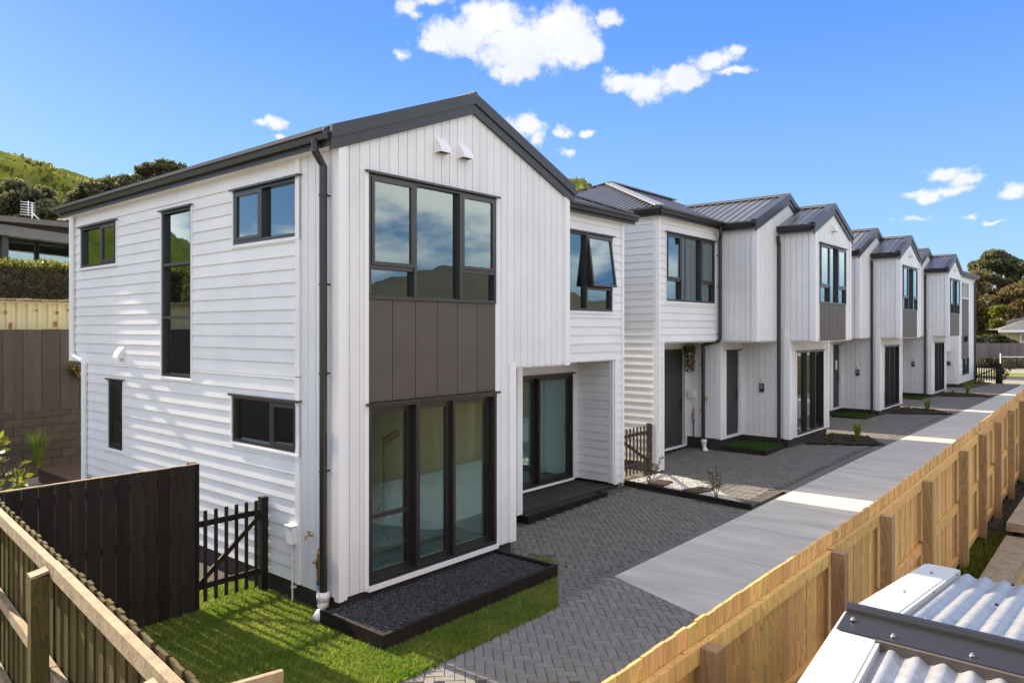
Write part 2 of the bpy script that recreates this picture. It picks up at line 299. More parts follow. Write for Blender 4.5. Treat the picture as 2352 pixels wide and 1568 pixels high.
def wall(root, kind, P0, P1, z0, z1, ops=(), gable=None, pitch=None, trimL=True, trimR=True, m=None, name='wall', skirt=0):
    """timber clad wall: a backing sheet with reveals plus one object per board. gable = rise at mid width"""
    f = Fr(P0, P1); Wd = f.W; ops = list(ops); m = m or white
    def top(u): return z1 + (gable * (1 - abs(u - Wd/2) / (Wd/2)) if gable else 0)
    mb = MB()
    for nn in (-.012, -.13):
        for (a, b, c, d) in sub((0, Wd, z0, z1), ops):
            mb.quad(f.P(a, c, nn), f.P(b, c, nn), f.P(b, d, nn), f.P(a, d, nn))
        if gable: mb.quad(f.P(0, z1, nn), f.P(Wd, z1, nn), f.P(Wd/2, z1 + gable, nn))
    for (a, b, c, d) in ops:
        if c < 0: continue                      # a notch in the outline, not a window
        c2 = max(c, z0); d2 = min(d, z1)
        for q in (((a, c2), (a, d2)), ((b, c2), (b, d2)), ((a, c), (b, c)), ((a, d), (b, d))):
            if q[0][1] == q[1][1] and not (z0 < q[0][1] < z1): continue
            mb.quad(f.P(*q[0], -.012), f.P(*q[1], -.012), f.P(*q[1], -.13), f.P(*q[0], -.13))
    for (a, b, c, d) in sub((0, Wd, z0, z0+.01), ops): mb.quad(f.P(a, z0, -.012), f.P(b, z0, -.012), f.P(b, z0, -.13), f.P(a, z0, -.13))
    w = mb.build(name, m, root)
    if kind == 'p': return w
    if kind == 'h':
        e = pitch or .168; k = 0; z = z0
        a0 = .09 if trimL else 0; a1 = Wd - (.09 if trimR else 0)
        while z < z1 - .02:
            zt = min(z + e, z1)
            for gr in islands(sub((a0, a1, z, zt), ops)):
              bm_ = MB()
              for (a, b, c, d) in gr:
                t0 = .026 - .018*(c-z)/e; t1 = .026 - .018*(d-z)/e
                P = [f.P(a,c,t0), f.P(b,c,t0), f.P(b,c,-.01), f.P(a,c,-.01), f.P(a,d,t1), f.P(b,d,t1), f.P(b,d,-.01), f.P(a,d,-.01)]
                bm_.hexa(P)
              if bm_.v: bm_.build('weatherboard', m, w)
            z += e
    else:
        e = pitch or .15; k = round(Wd / e); e = Wd / k
        for i in range(k):
            ua, ub = i*e + .0045, (i+1)*e - .0045
            for gr in islands(sub((ua, ub, z0, z1), ops)):
              bm_ = MB()
              for (a, b, c, d) in gr:
                if abs(d - z1) < 1e-6 and gable:
                    cuts = [a, b] if not (a < Wd/2 < b) else [a, Wd/2, b]
                    for p, q in zip(cuts, cuts[1:]):
                        bm_.hexa([f.P(p,c,.004), f.P(q,c,.004), f.P(q,c,-.01), f.P(p,c,-.01), f.P(p,top(p),.004), f.P(q,top(q),.004), f.P(q,top(q),-.01), f.P(p,top(p),-.01)])
                else: f.box(bm_, a, b, c, d, -.01, .004)
              if bm_.v: bm_.build('cladding_board', m, w)
    if kind == 'h':
        for on, (a, b) in ((trimL, (0, .09)), (trimR, (Wd-.09, Wd))):
            if on: f.box(MB(), a, b, z0-.01, z1, -.01, .034).build('corner_board', whitetrim, root)
    return w
def window(root, P0, P1, u0, u1, z0, z1, cols, name='window', fw=.045, head=True, trim=True, fm=None, slide=False, handle=False, flat=False):
    """aluminium window: cols = [(width share, [(height share, kind) bottom up])]"""
    f = Fr(P0, P1); fm = fm or frame_m; mb = MB(); n0, n1 = -.09, .022
    if slide: n0, n1 = -.125, .03
    f.box(mb, u0, u0+fw, z0, z1, n0, n1); f.box(mb, u1-fw, u1, z0, z1, n0, n1)
    f.box(mb, u0+fw, u1-fw, z0, z0+fw, n0, n1); f.box(mb, u0+fw, u1-fw, z1-fw, z1, n0, n1)
    tot = sum(c[0] for c in cols); ua = u0+fw; iw = (u1-u0-2*fw); cells = []
    for i, (cw, rows) in enumerate(cols):
        ub = ua + iw*cw/tot
        if i < len(cols)-1:
            f.box(mb, ub-.024, ub+.024, z0+fw, z1-fw, n0, n1 + .012)
        a = ua + (.024 if i else 0); b = ub - (.024 if i < len(cols)-1 else 0)
        rt = sum(r[0] for r in rows); za = z0+fw; ih = z1-z0-2*fw
        for j, (rh, k) in enumerate(rows):
            zb = za + ih*rh/rt; c = za + (.024 if j else 0); d = zb - (.024 if j < len(rows)-1 else 0)
            if j < len(rows)-1: f.box(mb, a, b, zb-.024, zb+.024, n0, n1-.004)
            cells.append((a, b, c, d, k, i)); za = zb
        ua = ub
    w = mb.build(name, fm, root)
    for (a, b, c, d, k, i) in cells:
        if k == 'fix':
            f.box(MB(), a, b, c, d, -.045, -.037).build('pane', glass, w)
        else:
            sw = .075 if slide else .048; dn = (-.025 if i % 2 else -.07) if slide else 0
            T = None
            if k == 'open':
                an = R(8)
                T = lambda u, z, n, d=d, an=an: (u, d - (d-z)*math.cos(an) - (n)*math.sin(an)*0 , n + (d-z)*math.sin(an))
            q = MB(); na, nb = (-.045+dn, .0+dn) if slide else (-.02, .034)
            f.box(q, a+.003, a+sw, c+.003, d-.003, na, nb, T); f.box(q, b-sw, b-.003, c+.003, d-.003, na, nb, T)
            f.box(q, a+sw, b-sw, c+.003, c+sw, na, nb, T); f.box(q, a+sw, b-sw, d-sw, d-.003, na, nb, T)
            if slide and k == 'rail': f.box(q, a+sw, b-sw, c+.72, c+.78, na, nb, T)
            q.build('sash', fm, w)
            nm = (na+nb)/2
            f.box(MB(), a+sw, b-sw, c+sw, d-sw, nm-.004, nm+.004, T).build('pane', glass_door if slide else glass, w)
            if k == 'open':
                q = MB(); q.bar(f.P(a+.1, c+.1, -.03), f.P(a+.12, c+.08, .2), .012, .012); q.bar(f.P(b-.1, c+.1, -.03), f.P(b-.12, c+.08, .2), .012, .012)
                q.build('stay', dark, w)
            if handle and i == len(cols)-1:
                q = MB(); hu = b - sw/2; zc = c + (d-c)*.46
                q.bar(f.P(hu, zc-.1, nb), f.P(hu, zc-.1, nb+.05), .015, .015); q.bar(f.P(hu, zc+.1, nb), f.P(hu, zc+.1, nb+.05), .015, .015); q.bar(f.P(hu, zc-.11, nb+.05), f.P(hu, zc+.11, nb+.05), .015, .02)
                q.build('handle', dark, w)
    if head:
        q = MB(); f.box(q, u0-.05, u1+.05, z1+.004, z1+.018, -.01, .07); f.box(q, u0-.05, u1+.05, z1-.01, z1+.004, .055, .07)
        q.build('head_flashing', fm, w)
    if trim:
        q = MB()
        f.box(q, u0-.03, u0-.002, z0-.02, z1, -.01, .036); f.box(q, u1+.002, u1+.03, z0-.02, z1, -.01, .036); f.box(q, u0-.03, u1+.03, z0-.05, z0-.02, -.01, .04)
        q.build('trim', whitetrim, w)
    return w
def roof_plane(mb, poly, d, sp=.24, th=.05, rib=(.05, .028)):
    """flat slab of roofing with raised ribs running along d"""
    poly = [Vector(p) for p in poly]; nrm = (poly[1]-poly[0]).cross(poly[2]-poly[0]).normalized()
    if nrm.z < 0: poly.reverse(); nrm = -nrm
    k = len(poly); lo = [p - nrm*th for p in poly]
    mb.add(poly + lo, [tuple(range(k)), tuple(range(2*k-1, k-1, -1))] + [(i, i+k, (i+1) % k + k, (i+1) % k) for i in range(k)])
    d = Vector(d).normalized(); e = nrm.cross(d).normalized(); o = poly[0]
    es = [(p-o).dot(e) for p in poly]; c = min(es) + sp*.5
    while c < max(es) - .02:
        ts = []
        for i in range(k):
            a, b = poly[i], poly[(i+1) % k]; ea, eb = es[i]-c, es[(i+1) % k]-c
            if ea*eb < 0: q = a + (b-a)*(ea/(ea-eb)); ts.append((q-o).dot(d))
        if len(ts) == 2 and abs(ts[0]-ts[1]) > .05:
            t0, t1 = sorted(ts); w, h = rib
            P = []
            for t in (t0, t1):
                q = o + d*t + e*c
                P += [q - e*w*.6 - nrm*.003, q + e*w*.6 - nrm*.003, q + e*w*.3 + nrm*h, q - e*w*.3 + nrm*h]
            mb.add(P, [(0,3,2,1),(4,5,6,7),(0,1,5,4),(1,2,6,5),(2,3,7,6),(3,0,4,7)])
        c += sp
    return mb
def gutter(root, a, b, out, name='gutter'):
    """ogee-like box gutter from a to b, out = outward unit (x, y)"""
    a = Vector(a); b = Vector(b); o = Vector((*out, 0)); prof = [(0, -.125), (.085, -.125), (.10, -.06), (.13, -.045), (.13, .0), (.122, .0), (.118, -.035), (.0, -.035)]
    mb = MB(); vs = [q + o*p[0] + Vector((0, 0, p[1])) for q in (a, b) for p in prof]; k = len(prof)
    mb.add(vs, [(i, (i+1) % k, (i+1) % k + k, i+k) for i in range(k)] + [tuple(range(k)), tuple(range(2*k-1, k-1, -1))])
    g_ = mb.build(name, dark, root)
    mb = MB(); P = [a + Vector((0,0,-.19)), b + Vector((0,0,-.19)), b + Vector((0,0,-.126)), a + Vector((0,0,-.126))]; Q = [p + o*.02 for p in P]
    mb.add(P+Q, [(3,2,1,0),(4,5,6,7),(0,1,5,4),(1,2,6,5),(2,3,7,6),(3,0,4,7)]); mb.build('fascia', barge_m, root)
    return g_
def downpipe(root, pts, brk, m=None, r=.04, bdir=(0, 1, 0)):
    dp = MB().tube(pts, r, 12).build('downpipe', m or dark, root, smooth=False)
    for z in brk:
        best = None
        for a, b in zip(pts, pts[1:]):
            if min(a[2], b[2]) <= z <= max(a[2], b[2]) and abs(a[2]-b[2]) > .2: best = a
        if best: 
            x, y = best[0], best[1]; q = MB().vcyl(x, y, z-.012, z+.012, r+.007, 12); q.bar((x, y, z), (x+bdir[0]*.09, y+bdir[1]*.09, z), .02, .02)
            q.build('pipe_bracket', m or dark, dp)
    return dp
def elbow(root, x, y, z, d=(-.7, -.7)):
    q = MB().vcyl(x, y, z+.23, z+.33, .078, 14)
    q.tube([(x, y, z+.24), (x, y, z+.16), (x+d[0]*.03, y+d[1]*.03, z+.11), (x+d[0]*.09, y+d[1]*.09, z+.065), (x+d[0]*.17, y+d[1]*.17, z+.04)], .067, 14)
    return q.build('drain_elbow', pvc, root, smooth=True)
def smooth_by(o): return o
def gable_roof(root, x0, x1, y0, y1, ze, rise, oh=.14, nribs=.23, trunc=None, name='roof'):
    """ridge along y. ze = wall top at the eaves"""
    xm = (x0+x1)/2; s = rise / ((x1-x0)/2); t = .17
    zr = ze + rise + t; zl = ze + t - s*oh
    yf = y0 - .05
    ro = MB()
    for sg, xe in ((-1, x0-oh), (1, x1+oh)):
        yb = y1 if trunc is None else None
        if trunc is None: poly = [(xe, yf, zl), (xm, yf, zr), (xm, y1, zr), (xe, y1, zl)]
        else: poly = [(xe, yf, zl), (xm, yf, zr), (xm, trunc(zr), zr), (xe, trunc(zl), zl)]
        roof_plane(ro, poly, (xm-xe, 0, zr-zl), nribs, .06)
    r_ = ro.build(name, roofm, root)
    # barge boards and capping at the front
    for sg, xe in ((-1, x0-oh), (1, x1+oh)):
        q = MB(); a = Vector((xe, y0, zl)); b = Vector((xm, y0, zr))
        for (dz0, dz1, ya, yb_) in ((-.245, -.105, -.045, -.008), (-.108, .035, -.068, -.02), (.035, .05, -.068, .14)):
            q.hexa([a+Vector((0,ya,dz0)), b+Vector((0,ya,dz0)), b+Vector((0,yb_,dz0)), a+Vector((0,yb_,dz0)), a+Vector((0,ya,dz1)), b+Vector((0,ya,dz1)), b+Vector((0,yb_,dz1)), a+Vector((0,yb_,dz1))])
        q.build('barge_board', barge_m, r_)
    yb = y1 if trunc is None else trunc(zr)
    q = MB().tube([(xm, yf-.02, zr+.035), (xm, yb, zr+.035)], .035, 8)
    for sg in (-1, 1):
        q.hexa([(xm, yf-.02, zr+.03), (xm+sg*.16, yf-.02, zr+.035-.16*s), (xm+sg*.16, yb, zr+.035-.16*s), (xm, yb, zr+.03), (xm, yf-.02, zr+.045), (xm+sg*.16, yf-.02, zr+.05-.16*s), (xm+sg*.16, yb, zr+.05-.16*s), (xm, yb, zr+.045)])
    q.build('ridge_cap', roofm if trunc is None else capm2, r_)
    return r_, zl
capm2 = roofm
def vent(root, P0, P1, u, z, sz=.19):
    f = Fr(P0, P1); q = MB(); h = sz/2
    f.box(q, u-h-.012, u+h+.012, z-h-.01, z+h+.015, 0, .018)
    prev = None; st = []
    for i in range(7):
        t = i/6; st.append((z+h - sz*t, .02 + .11*math.sin(t*math.pi/2)))
    for (za, na), (zb, nb_) in zip(st, st[1:]):
        q.quad(f.P(u-h, za, na), f.P(u+h, za, na), f.P(u+h, zb, nb_), f.P(u-h, zb, nb_))
        for uu in (u-h, u+h): q.quad(f.P(uu, za, .01), f.P(uu, za, na), f.P(uu, zb, nb_), f.P(uu, zb, .01))
    v = q.build('wall_vent', whitetrim, root)
    q = MB()
    for i in range(5): f.box(q, u-h+.01, u+h-.01, z-h+.004, z-h+.01, .02+i*.021, .033+i*.021)
    q.build('louvre', ventsh, v); return v
def gz(x):
    """height of the yard: rises gently along the row"""
    if x < 2: return 0.
    if x < 14: return .3*(x-2)/12
    if x < 25: return .3 + .06*(x-14)/11
    return min(.36 + .04*(x-25)/15, .4)
def plain(root, P0, P1, z0, z1, gable=None): return wall(root, 'p', P0, P1, z0, z1, gable=gable)
def panels(root, P0, P1, u0, u1, z0, z1, k=6, name='cladding_panel'):
    f = Fr(P0, P1); e = (u1-u0)/k
    f.box(MB(), u0, u1, z0, z1, -.10, -.012).build('panel_backing', dark, root)
    for i in range(k): f.box(MB(), u0+i*e+.005, u0+(i+1)*e-.005, z0, z1, -.012, .004).build(name, brown, root)
def slab(mb, x0, x1, y0, y1, z0, z1): return mb.box(x0, x1, y0, y1, z0, z1)
# ================================================================== house 1
T1 = thing('townhouse', 'nearest white gabled townhouse, weatherboard side and taupe panel above a wide sliding door', 'house', (0, 0, 0), 'white townhouses in a row')
zt = 5.62
SP0, SP1 = (0, 8.45), (0, .76)
lowops = [(3.91, 4.88, 2.69, 5.26), (1.85, 2.45, 1.35, 2.55), (6.07, 7.66, 1.88, 2.52)]
w_ = wall(T1, 'h', SP0, SP1, .27, 2.83, [(0, .75, -1, 2.83)] + lowops, trimL=False)
wall(T1, 'h', SP0, SP1, 2.83, zt, [(3.91, 4.88, 2.69, 5.26), (.57, 2.17, 4.56, 5.30), (6.10, 7.66, 4.58, 5.32)])
window(T1, SP0, SP1, 6.10, 7.66, 4.58, 5.32, [(.70, [(1, 'sash')]), (.86, [(1, 'fix')])])
window(T1, SP0, SP1, 3.91, 4.88, 2.69, 5.26, [(1, [(.35, 'fix'), (.33, 'fix'), (.32, 'fix')])])
window(T1, SP0, SP1, .57, 2.17, 4.56, 5.30, [(.95, [(1, 'fix')]), (.65, [(1, 'sash')])])
window(T1, SP0, SP1, 1.85, 2.45, 1.35, 2.55, [(1, [(1, 'sash')])])
window(T1, SP0, SP1, 6.07, 7.66, 1.88, 2.52, [(1., [(1, 'fix')]), (.62, [(1, 'sash')])])
wall(T1, 'v', (0, .76), (0, 0), .25, zt, pitch=.152)
f = Fr((0, .76), (0, 0)); f.box(MB(), .66, .78, .27, zt, -.005, .022).build('corner_board', whitetrim, T1)
# front gable
wall(T1, 'v', (0, 0), (4.55, 0), .25, zt, [(.42, 2.76, .3, 2.5), (.42, 2.76, 2.5, 5.33), (3.18, 4.55, -1, 2.85)], gable=.9, pitch=.1517)
f = Fr((0, 0), (4.55, 0))
MB().box(-.026, .05, -.034, .05, .225, zt-.001).build('corner_board', whitetrim, T1)
for a, b, z0 in ((.03, .10, .23), (4.45, 4.572, 2.83), (3.06, 3.2, .25)):
    f.box(MB(), a, b, z0, zt if b != 3.2 else 2.92, -.01, .03).build('corner_board', whitetrim, T1)
f.box(MB(), .36, .42, .25, 5.33, -.01, .03).build('corner_board', whitetrim, T1)
window(T1, (0, 0), (4.55, 0), .42, 2.76, 3.79, 5.33, [(.73, [(.24, 'fix'), (.76, 'sash')]), (.86, [(1, 'fix')]), (.72, [(.27, 'fix'), (.73, 'sash')])], trim=False)
panels(T1, (0, 0), (4.55, 0), .425, 2.755, 2.53, 3.785)
window(T1, (0, 0), (4.55, 0), .42, 2.76, .3, 2.5, [(.77, [(1, 'rail')]), (.70, [(1, 'sash')]), (.87, [(1, 'sash')])], name='sliding_door', slide=True, trim=False, fw=.05, handle=True)
f.box(MB(), .40, 2.78, .235, .298, -.01, .05).build('sill', whitetrim, T1)
for u, z in ((1.64, 5.87), (2.07, 5.87)): vent(T1, (0, 0), (4.55, 0), u, z)
vent(T1, (0, 7.7), (0, .76), 1.63, 3.02)
plain(T1, (3.18, 0), (3.18, 1.05), .25, 2.85); plain(T1, (4.55, 0), (4.55, 1.05), 2.85, zt)
wall(T1, 'v', (3.18, 1.05), (4.6, 1.05), .22, 2.8)
f = Fr((3.18, 1.05), (4.6, 1.05)); f.box(MB(), 1.30, 1.44, .2, 2.8, -.01, .03).build('corner_board', whitetrim, T1)
plain(T1, (4.6, 1.05), (4.6, 1.95), .25, 2.8)
S0, S1 = (4.6, 1.95), (7.6, 1.95)
wall(T1, 'h', S0, S1, .27, 2.8, [(.5, 2.78, .3, 2.5)], trimL=False, trimR=False)
window(T1, S0, S1, .5, 2.78, .3, 2.5, [(1, [(1, 'sash')]), (1, [(1, 'sash')])], name='sliding_door', slide=True, handle=True, fw=.05)
wall(T1, 'h', (7.6, 1.95), (7.6, 1.05), .27, 2.8, trimL=False)
wall(T1, 'h', (7.6, 1.05), (7.95, 1.05), .24, 2.8, trimL=True, trimR=True)
wall(T1, 'h', (4.55, 1.05), (7.95, 1.05), 2.8, zt+.05, [(.65, 2.95, 3.78, 5.3)], trimL=False, trimR=True)
window(T1, (4.55, 1.05), (7.95, 1.05), .65, 2.95, 3.78, 5.3, [(1.4, [(1, 'fix')]), (.9, [(.28, 'fix'), (.72, 'open')])])
plain(T1, (7.95, 1.05), (7.95, 8.45), .0, zt+.05); plain(T1, (7.95, 8.45), (0, 8.45), 2.83, zt); plain(T1, (7.95, 7.7), (0, 7.7), 0, 2.83)
q = MB().box(3.14, 4.56, .02, 1.06, 2.83, 2.848).box(4.56, 7.94, 1.06, 1.96, 2.78, 2.798).box(.02, 7.9, 7.69, 8.44, 2.81, 2.828)
q.build('soffit', whitetrim, T1)
MB().box(.035, 3.15, .035, 7.68, -.3, .262).box(3.15, 7.9, 1.085, 7.68, -.3, .215).box(4.62, 7.6, 1.0855, 1.97, .0, .05).build('foundation', base_m, T1)
def interior(root, areas, lv, parts, name='interior_wall'):
    q = MB(); fl = MB()
    for (x0, x1, y0, y1, z0, z1) in areas:
        fl.box(x0, x1, y0, y1, z0-.05, z0); q.box(x0, x1, y0, y1, z1, z1+.05)
    for p in parts: q.box(*p)
    q.build(name, inwall, root); fl.build('interior_floor', infloor, root)
interior(T1, [(.14, 3.0, .14, 7.5, .31, 2.62), (3.05, 4.6, 1.2, 7.5, .31, 2.62), (4.6, 7.6, 2.1, 7.5, .31, 2.62), (.14, 4.42, .14, 8.3, 2.92, 5.5), (4.42, 7.8, 1.2, 8.3, 2.92, 5.5)], 0,
         [(.14, 4.6, 4.6, 4.68, .31, 2.62), (2.98, 3.05, .16, 4.6, .31, 2.62), (4.6, 4.66, 2.1, 5.5, .31, 2.62), (4.6, 7.8, 5.5, 5.58, .31, 2.62), (7.7, 7.78, 2.1, 5.5, .31, 2.62),
          (.14, 4.42, 3.0, 3.08, 2.92, 5.5), (4.36, 4.42, .14, 8.3, 2.92, 5.5), (4.42, 7.8, 4.2, 4.28, 2.92, 5.5), (.9, .96, 3.2, 8.3, 2.92, 5.5), (.14, .9, 5.3, 5.36, 2.92, 5.5), (1.1, 1.16, 4.7, 7.5, .31, 2.62)])
MB().box(.5, 1.55, 4.5, 4.59, .31, 2.35).build('interior_door', doorm, T1)
q = MB().box(1.3, 2.3, 4.3, 4.58, .35, .75).tube([(2.0, 1.6, .31), (2.0, 1.6, 1.75)], .014, 8).bar((2.0, 1.6, 1.72), (2.22, 1.5, 1.84), .09, .09)
for a in (0, 2.1, 4.2): q.tube([(2.0, 1.6, .8), (2.0+.35*math.cos(a), 1.6+.35*math.sin(a), .31)], .012, 6)
q.build('tripod', dark, T1)
MB().box(.135, .145, 5.95, 6.65, 1.3, 2.6).box(.135, .145, .75, 2.4, 1.85, 2.56).build('blind', curtain, T1)  # the blind in the wide lower window is added to make its panes paler
rf, zl = gable_roof(T1, 0, 4.55, 0, 8.62, zt, .9)
gutter(T1, (-.13, 8.62, zl), (-.13, -.02, zl), (-1, 0)); gutter(T1, (4.68, .5, zl), (4.68, -.02, zl), (1, 0))
q = MB().box(-.13, .01, 0, 8.8, zl-.195, zl-.185).build('soffit', whitetrim, T1)
h0 = 5.80; ap = (4.25, 4.75, h0 + .405*3.83)
q = MB(); roof_plane(q, [(4.72, .92, h0), (8.08, .92, h0), ap], (0, 1, .405), .19)
roof_plane(q, [(8.08, .92, h0), (8.08, 8.6, h0), ap], (-1, 0, .405), .19); roof_plane(q, [(8.08, 8.6, h0), (4.6, 8.6, h0), ap], (0, -1, .405), .19)
q.build('roof', roofm, T1)
q = MB().bar((8.10, .90, h0+.035), (ap[0], ap[1], ap[2]+.035), .2, .03).tube([(8.10, .90, h0+.05), (ap[0], ap[1], ap[2]+.05)], .028, 8); q.build('ridge_cap', roofm, T1)
gutter(T1, (4.62, .92, h0), (8.2, .92, h0), (0, -1)); gutter(T1, (8.08, .92, h0), (8.08, 8.6, h0), (1, 0))
MB().box(4.6, 8.06, .93, 1.06, 5.6, 5.615).build('soffit', whitetrim, T1)
downpipe(T1, [(-.21, .17, 5.64), (-.21, .17, 5.5), (-.095, .17, 5.34), (-.095, .17, .2)], (5.0, 3.95, 2.9, 1.75), bdir=(1, 0, 0), r=.046)
elbow(T1, -.095, .17, 0.0, (-.8, -.3))
downpipe(T1, [(-.06, 8.22, 5.55), (-.06, 8.22, 2.98), (-.06, 8.1, 2.92), (-.06, 7.7, 2.84), (-.06, 7.62, 2.78), (-.06, 7.62, .05)], (2.6, 1.5), m=pvc, r=.05, bdir=(1, 0, 0))
f = Fr((0, 7.7), (0, .76))
q = MB(); f.box(q, 6.75, 6.88, .76, .98, .0, .10); f.box(q, 6.74, 6.89, .975, .99, .0, .12); q.build('meter_box', whitetrim, T1)
q = MB().tube([(-.05, .88, .76), (-.05, .88, .02)], .012, 8).box(-.06, 0, .86, .90, .55, .57).box(-.06, 0, .86, .90, .2, .22); q.build('conduit', pvc, T1)
def tap(root, x, y, z, n=(-1, 0), big=False):
    a = Vector((x, y, z)); nn = Vector((*n, 0)); t = Vector((-n[1], n[0], 0))
    q = MB().tube([a, a+nn*.07], .013, 8).tube([a+nn*.07, a+nn*.10, a+nn*.11+Vector((0, 0, -.05))], .014, 8).tube([a+nn*.06+Vector((0, 0, .0)), a+nn*.06+Vector((0, 0, .045))], .01, 8)
    q.bar(a+nn*.06+Vector((0, 0, .05))-t*.035, a+nn*.06+Vector((0, 0, .05))+t*.035, .014, .012); q.build('garden_tap', brass, root)
tap(T1, 0, .51, .92); tap(T1, 0, 7.38, .72)
q = MB().tube([(-.03, .34, .80), (-.05, .34, .74), (-.05, .34, .40)], .016, 8).tube([(-.05, .34, .62), (-.05, .43, .62)], .022, 8).vcyl(-.05, .34, .56, .66, .028, 10); q.build('water_valve', brass, T1)
MB().vcyl(-.05, .34, .36, .41, .02, 10).build('blue_tag', bluep, T1); MB().tube([(-.05, .34, .36), (-.05, .34, .0)], .012, 8).build('conduit', galv, T1)

# ================================================================== terrace blocks
def door(root, P0, P1, u0, u1, z0, z1, note=False):
    f = Fr(P0, P1); q = MB(); k = 9; e = (u1-u0)/k
    f.box(q, u0, u1, z0, z1, -.10, -.062)
    for i in range(k): f.box(q, u0+i*e+.004, u0+(i+1)*e-.004, z0+.12, z1-.12, -.065, -.055)
    d = q.build('door', doorm, root)
    q = MB(); f.box(q, u1-.11, u1-.06, z0+.9, z0+1.25, -.06, -.03); q.bar(f.P(u1-.08, z0+1.05, -.02), f.P(u1-.2, z0+1.05, -.02), .02, .02); q.build('handle', dark, d)
    q = MB(); f.box(q, u0-.05, u1+.05, z1+.0, z1+.02, -.01, .07); q.build('head_flashing', frame_m, d)
    q = MB(); f.box(q, u0-.06, u0, z0, z1, -.01, .02); f.box(q, u1, u1+.06, z0, z1, -.01, .02); f.box(q, u0-.06, u1+.06, z0-.05, z0, -.01, .03); q.build('trim', whitetrim, d)
    if note:
        f.box(MB(), u0+.5, u0+.68, z0+1.35, z0+1.68, -.055, -.045).build('paper_notice', paper, d)
    return d
def lightbox(root, P0, P1, u, z):
    f = Fr(P0, P1); q = MB(); f.box(q, u-.06, u+.06, z-.11, z+.11, 0, .05); b = q.build('doorbell_panel', dark, root)
    q = MB(); c = Vector(f.P(u, z+.2, .05)); q.vcyl(c.x, c.y, z+.17, z+.23, .035, 10); q.build('wall_light', lens_m, root)
    f.box(MB(), u-.04, u+.04, z-.02, z+.08, .05, .056).build('screen', capm, b)
def block(dx, label, note=False, full=True):
    X = lambda v: v + dx
    T = thing('townhouse', label, 'house', (X(9.4), 0, .2), 'white townhouses in a row')
    zs, ze = 3.13, 5.98
    wall(T, 'h', (X(9.4), 8.45), (X(9.4), 1.05), .42, 6.0)
    wall(T, 'h', (X(9.4), 1.05), (X(9.66), 1.05), .25, zs, pitch=.168)
    A = ((X(9.4), 1.05), (X(12.56), 1.05))
    wall(T, 'h', *A, zs, 6.0, [(.36, 2.9, 4.07, 5.64)])
    window(T, *A, .36, 2.9, 4.07, 5.64, [(.71, [(.3, 'fix'), (.7, 'sash')]), (1.07, [(1, 'fix')]), (.76, [(.3, 'fix'), (.7, 'sash')])])
    B = ((X(9.6), 2.0), (X(12.7), 2.0))
    wall(T, 'v', *B, .34, zs, [(1.55, 2.94, .36, 2.88)]); door(T, *B, 1.55, 2.94, .38, 2.88)
    wall(T, 'v', (X(12.7), 2.0), (X(12.7), 1.05), .58, zs)
    C = ((X(12.7), 1.05), (X(14.05), 1.05))
    wall(T, 'v', *C, .56, zs, [(.3, 1.2, .62, 2.86)]); door(T, *C, .3, 1.2, .62, 2.86, note)
    wall(T, 'v', (X(14.05), 1.05), (X(14.05), -.22), .56, zs)
    D = ((X(14.05), -.22), (X(17.23), -.22))
    wall(T, 'v', *D, .54, zs, [(.49, 2.7, .6, 2.83)])
    window(T, *D, .49, 2.7, .6, 2.83, [(1, [(1, 'fix')]), (1, [(1, 'fix')]), (1, [(1, 'sash')])], name='sliding_door', slide=True)
    ff = Fr(*D)
    for a, b in ((-.02, .12), (3.06, 3.2)): ff.box(MB(), a, b, .54, zs, -.01, .03).build('corner_board', whitetrim, T)
    f2 = Fr((X(14.05), 1.05), (X(14.05), -.22)); q = MB(); f2.box(q, 1.13, 1.29, .54, 3.38, .0, .03); f2.box(q, 1.11, 1.31, 3.38, 3.41, 0, .045); q.build('corner_board', whitetrim, T)
    plain(T, (X(17.23), -.22), (X(17.23), 1.05), .5, zs)
    wall(T, 'v', (X(12.56), 1.05), (X(12.56), .05), zs, ze)
    wall(T, 'v', (X(12.56), .05), (X(16.86), .05), zs, ze, gable=.88)
    plain(T, (X(16.86), .05), (X(16.86), 1.05), zs, ze)
    wall(T, 'v', (X(14.05), .05), (X(14.05), -.87), zs, ze)
    E_ = ((X(14.05), -.87), (X(17.1), -.87))
    wall(T, 'v', *E_, zs, ze, [(.36, 2.62, 3.1, 5.66)], gable=.62)
    window(T, *E_, .36, 2.62, 4.10, 5.66, [(1, [(.27, 'fix'), (.73, 'sash')]), (1, [(1, 'fix')]), (1, [(.27, 'fix'), (.73, 'sash')])], trim=False)
    panels(T, *E_, .365, 2.615, zs-.01, 4.095)
    fe = Fr(*E_)
    for a, b in ((-.02, .10), (2.95, 3.07)): fe.box(MB(), a, b, zs-.01, ze, -.01, .03).build('corner_board', whitetrim, T)
    f3 = Fr((X(12.56), .05), (X(16.86), .05)); f3.box(MB(), -.02, .10, zs-.01, ze, -.01, .03).build('corner_board', whitetrim, T)
    for P0, P1, w in (((X(14.05), .05), (X(14.05), -.87), .92), ((X(12.56), 1.05), (X(12.56), .05), 1.0)):
        Fr(P0, P1).box(MB(), w-.12, w, zs-.01, ze, -.01, .03).build('corner_board', whitetrim, T)
    plain(T, (X(17.1), -.87), (X(17.1), .05), zs, ze)
    plain(T, (X(16.9), 1.05), (X(16.9), 8.45), .2, 6.0); plain(T, (X(16.9), 8.45), (X(9.4), 8.45), .2, 6.0)
    vent(T, *E_, 1.42, 6.15, .2)
    MB().box(X(12.56), X(17.0), .06, 1.06, zs-.03, zs-.012).box(X(14.06), X(17.09), -.86, .05, zs-.03, zs-.013).box(X(9.42), X(12.6), 1.06, 2.0, zs-.03, zs-.013).build('soffit', whitetrim, T)
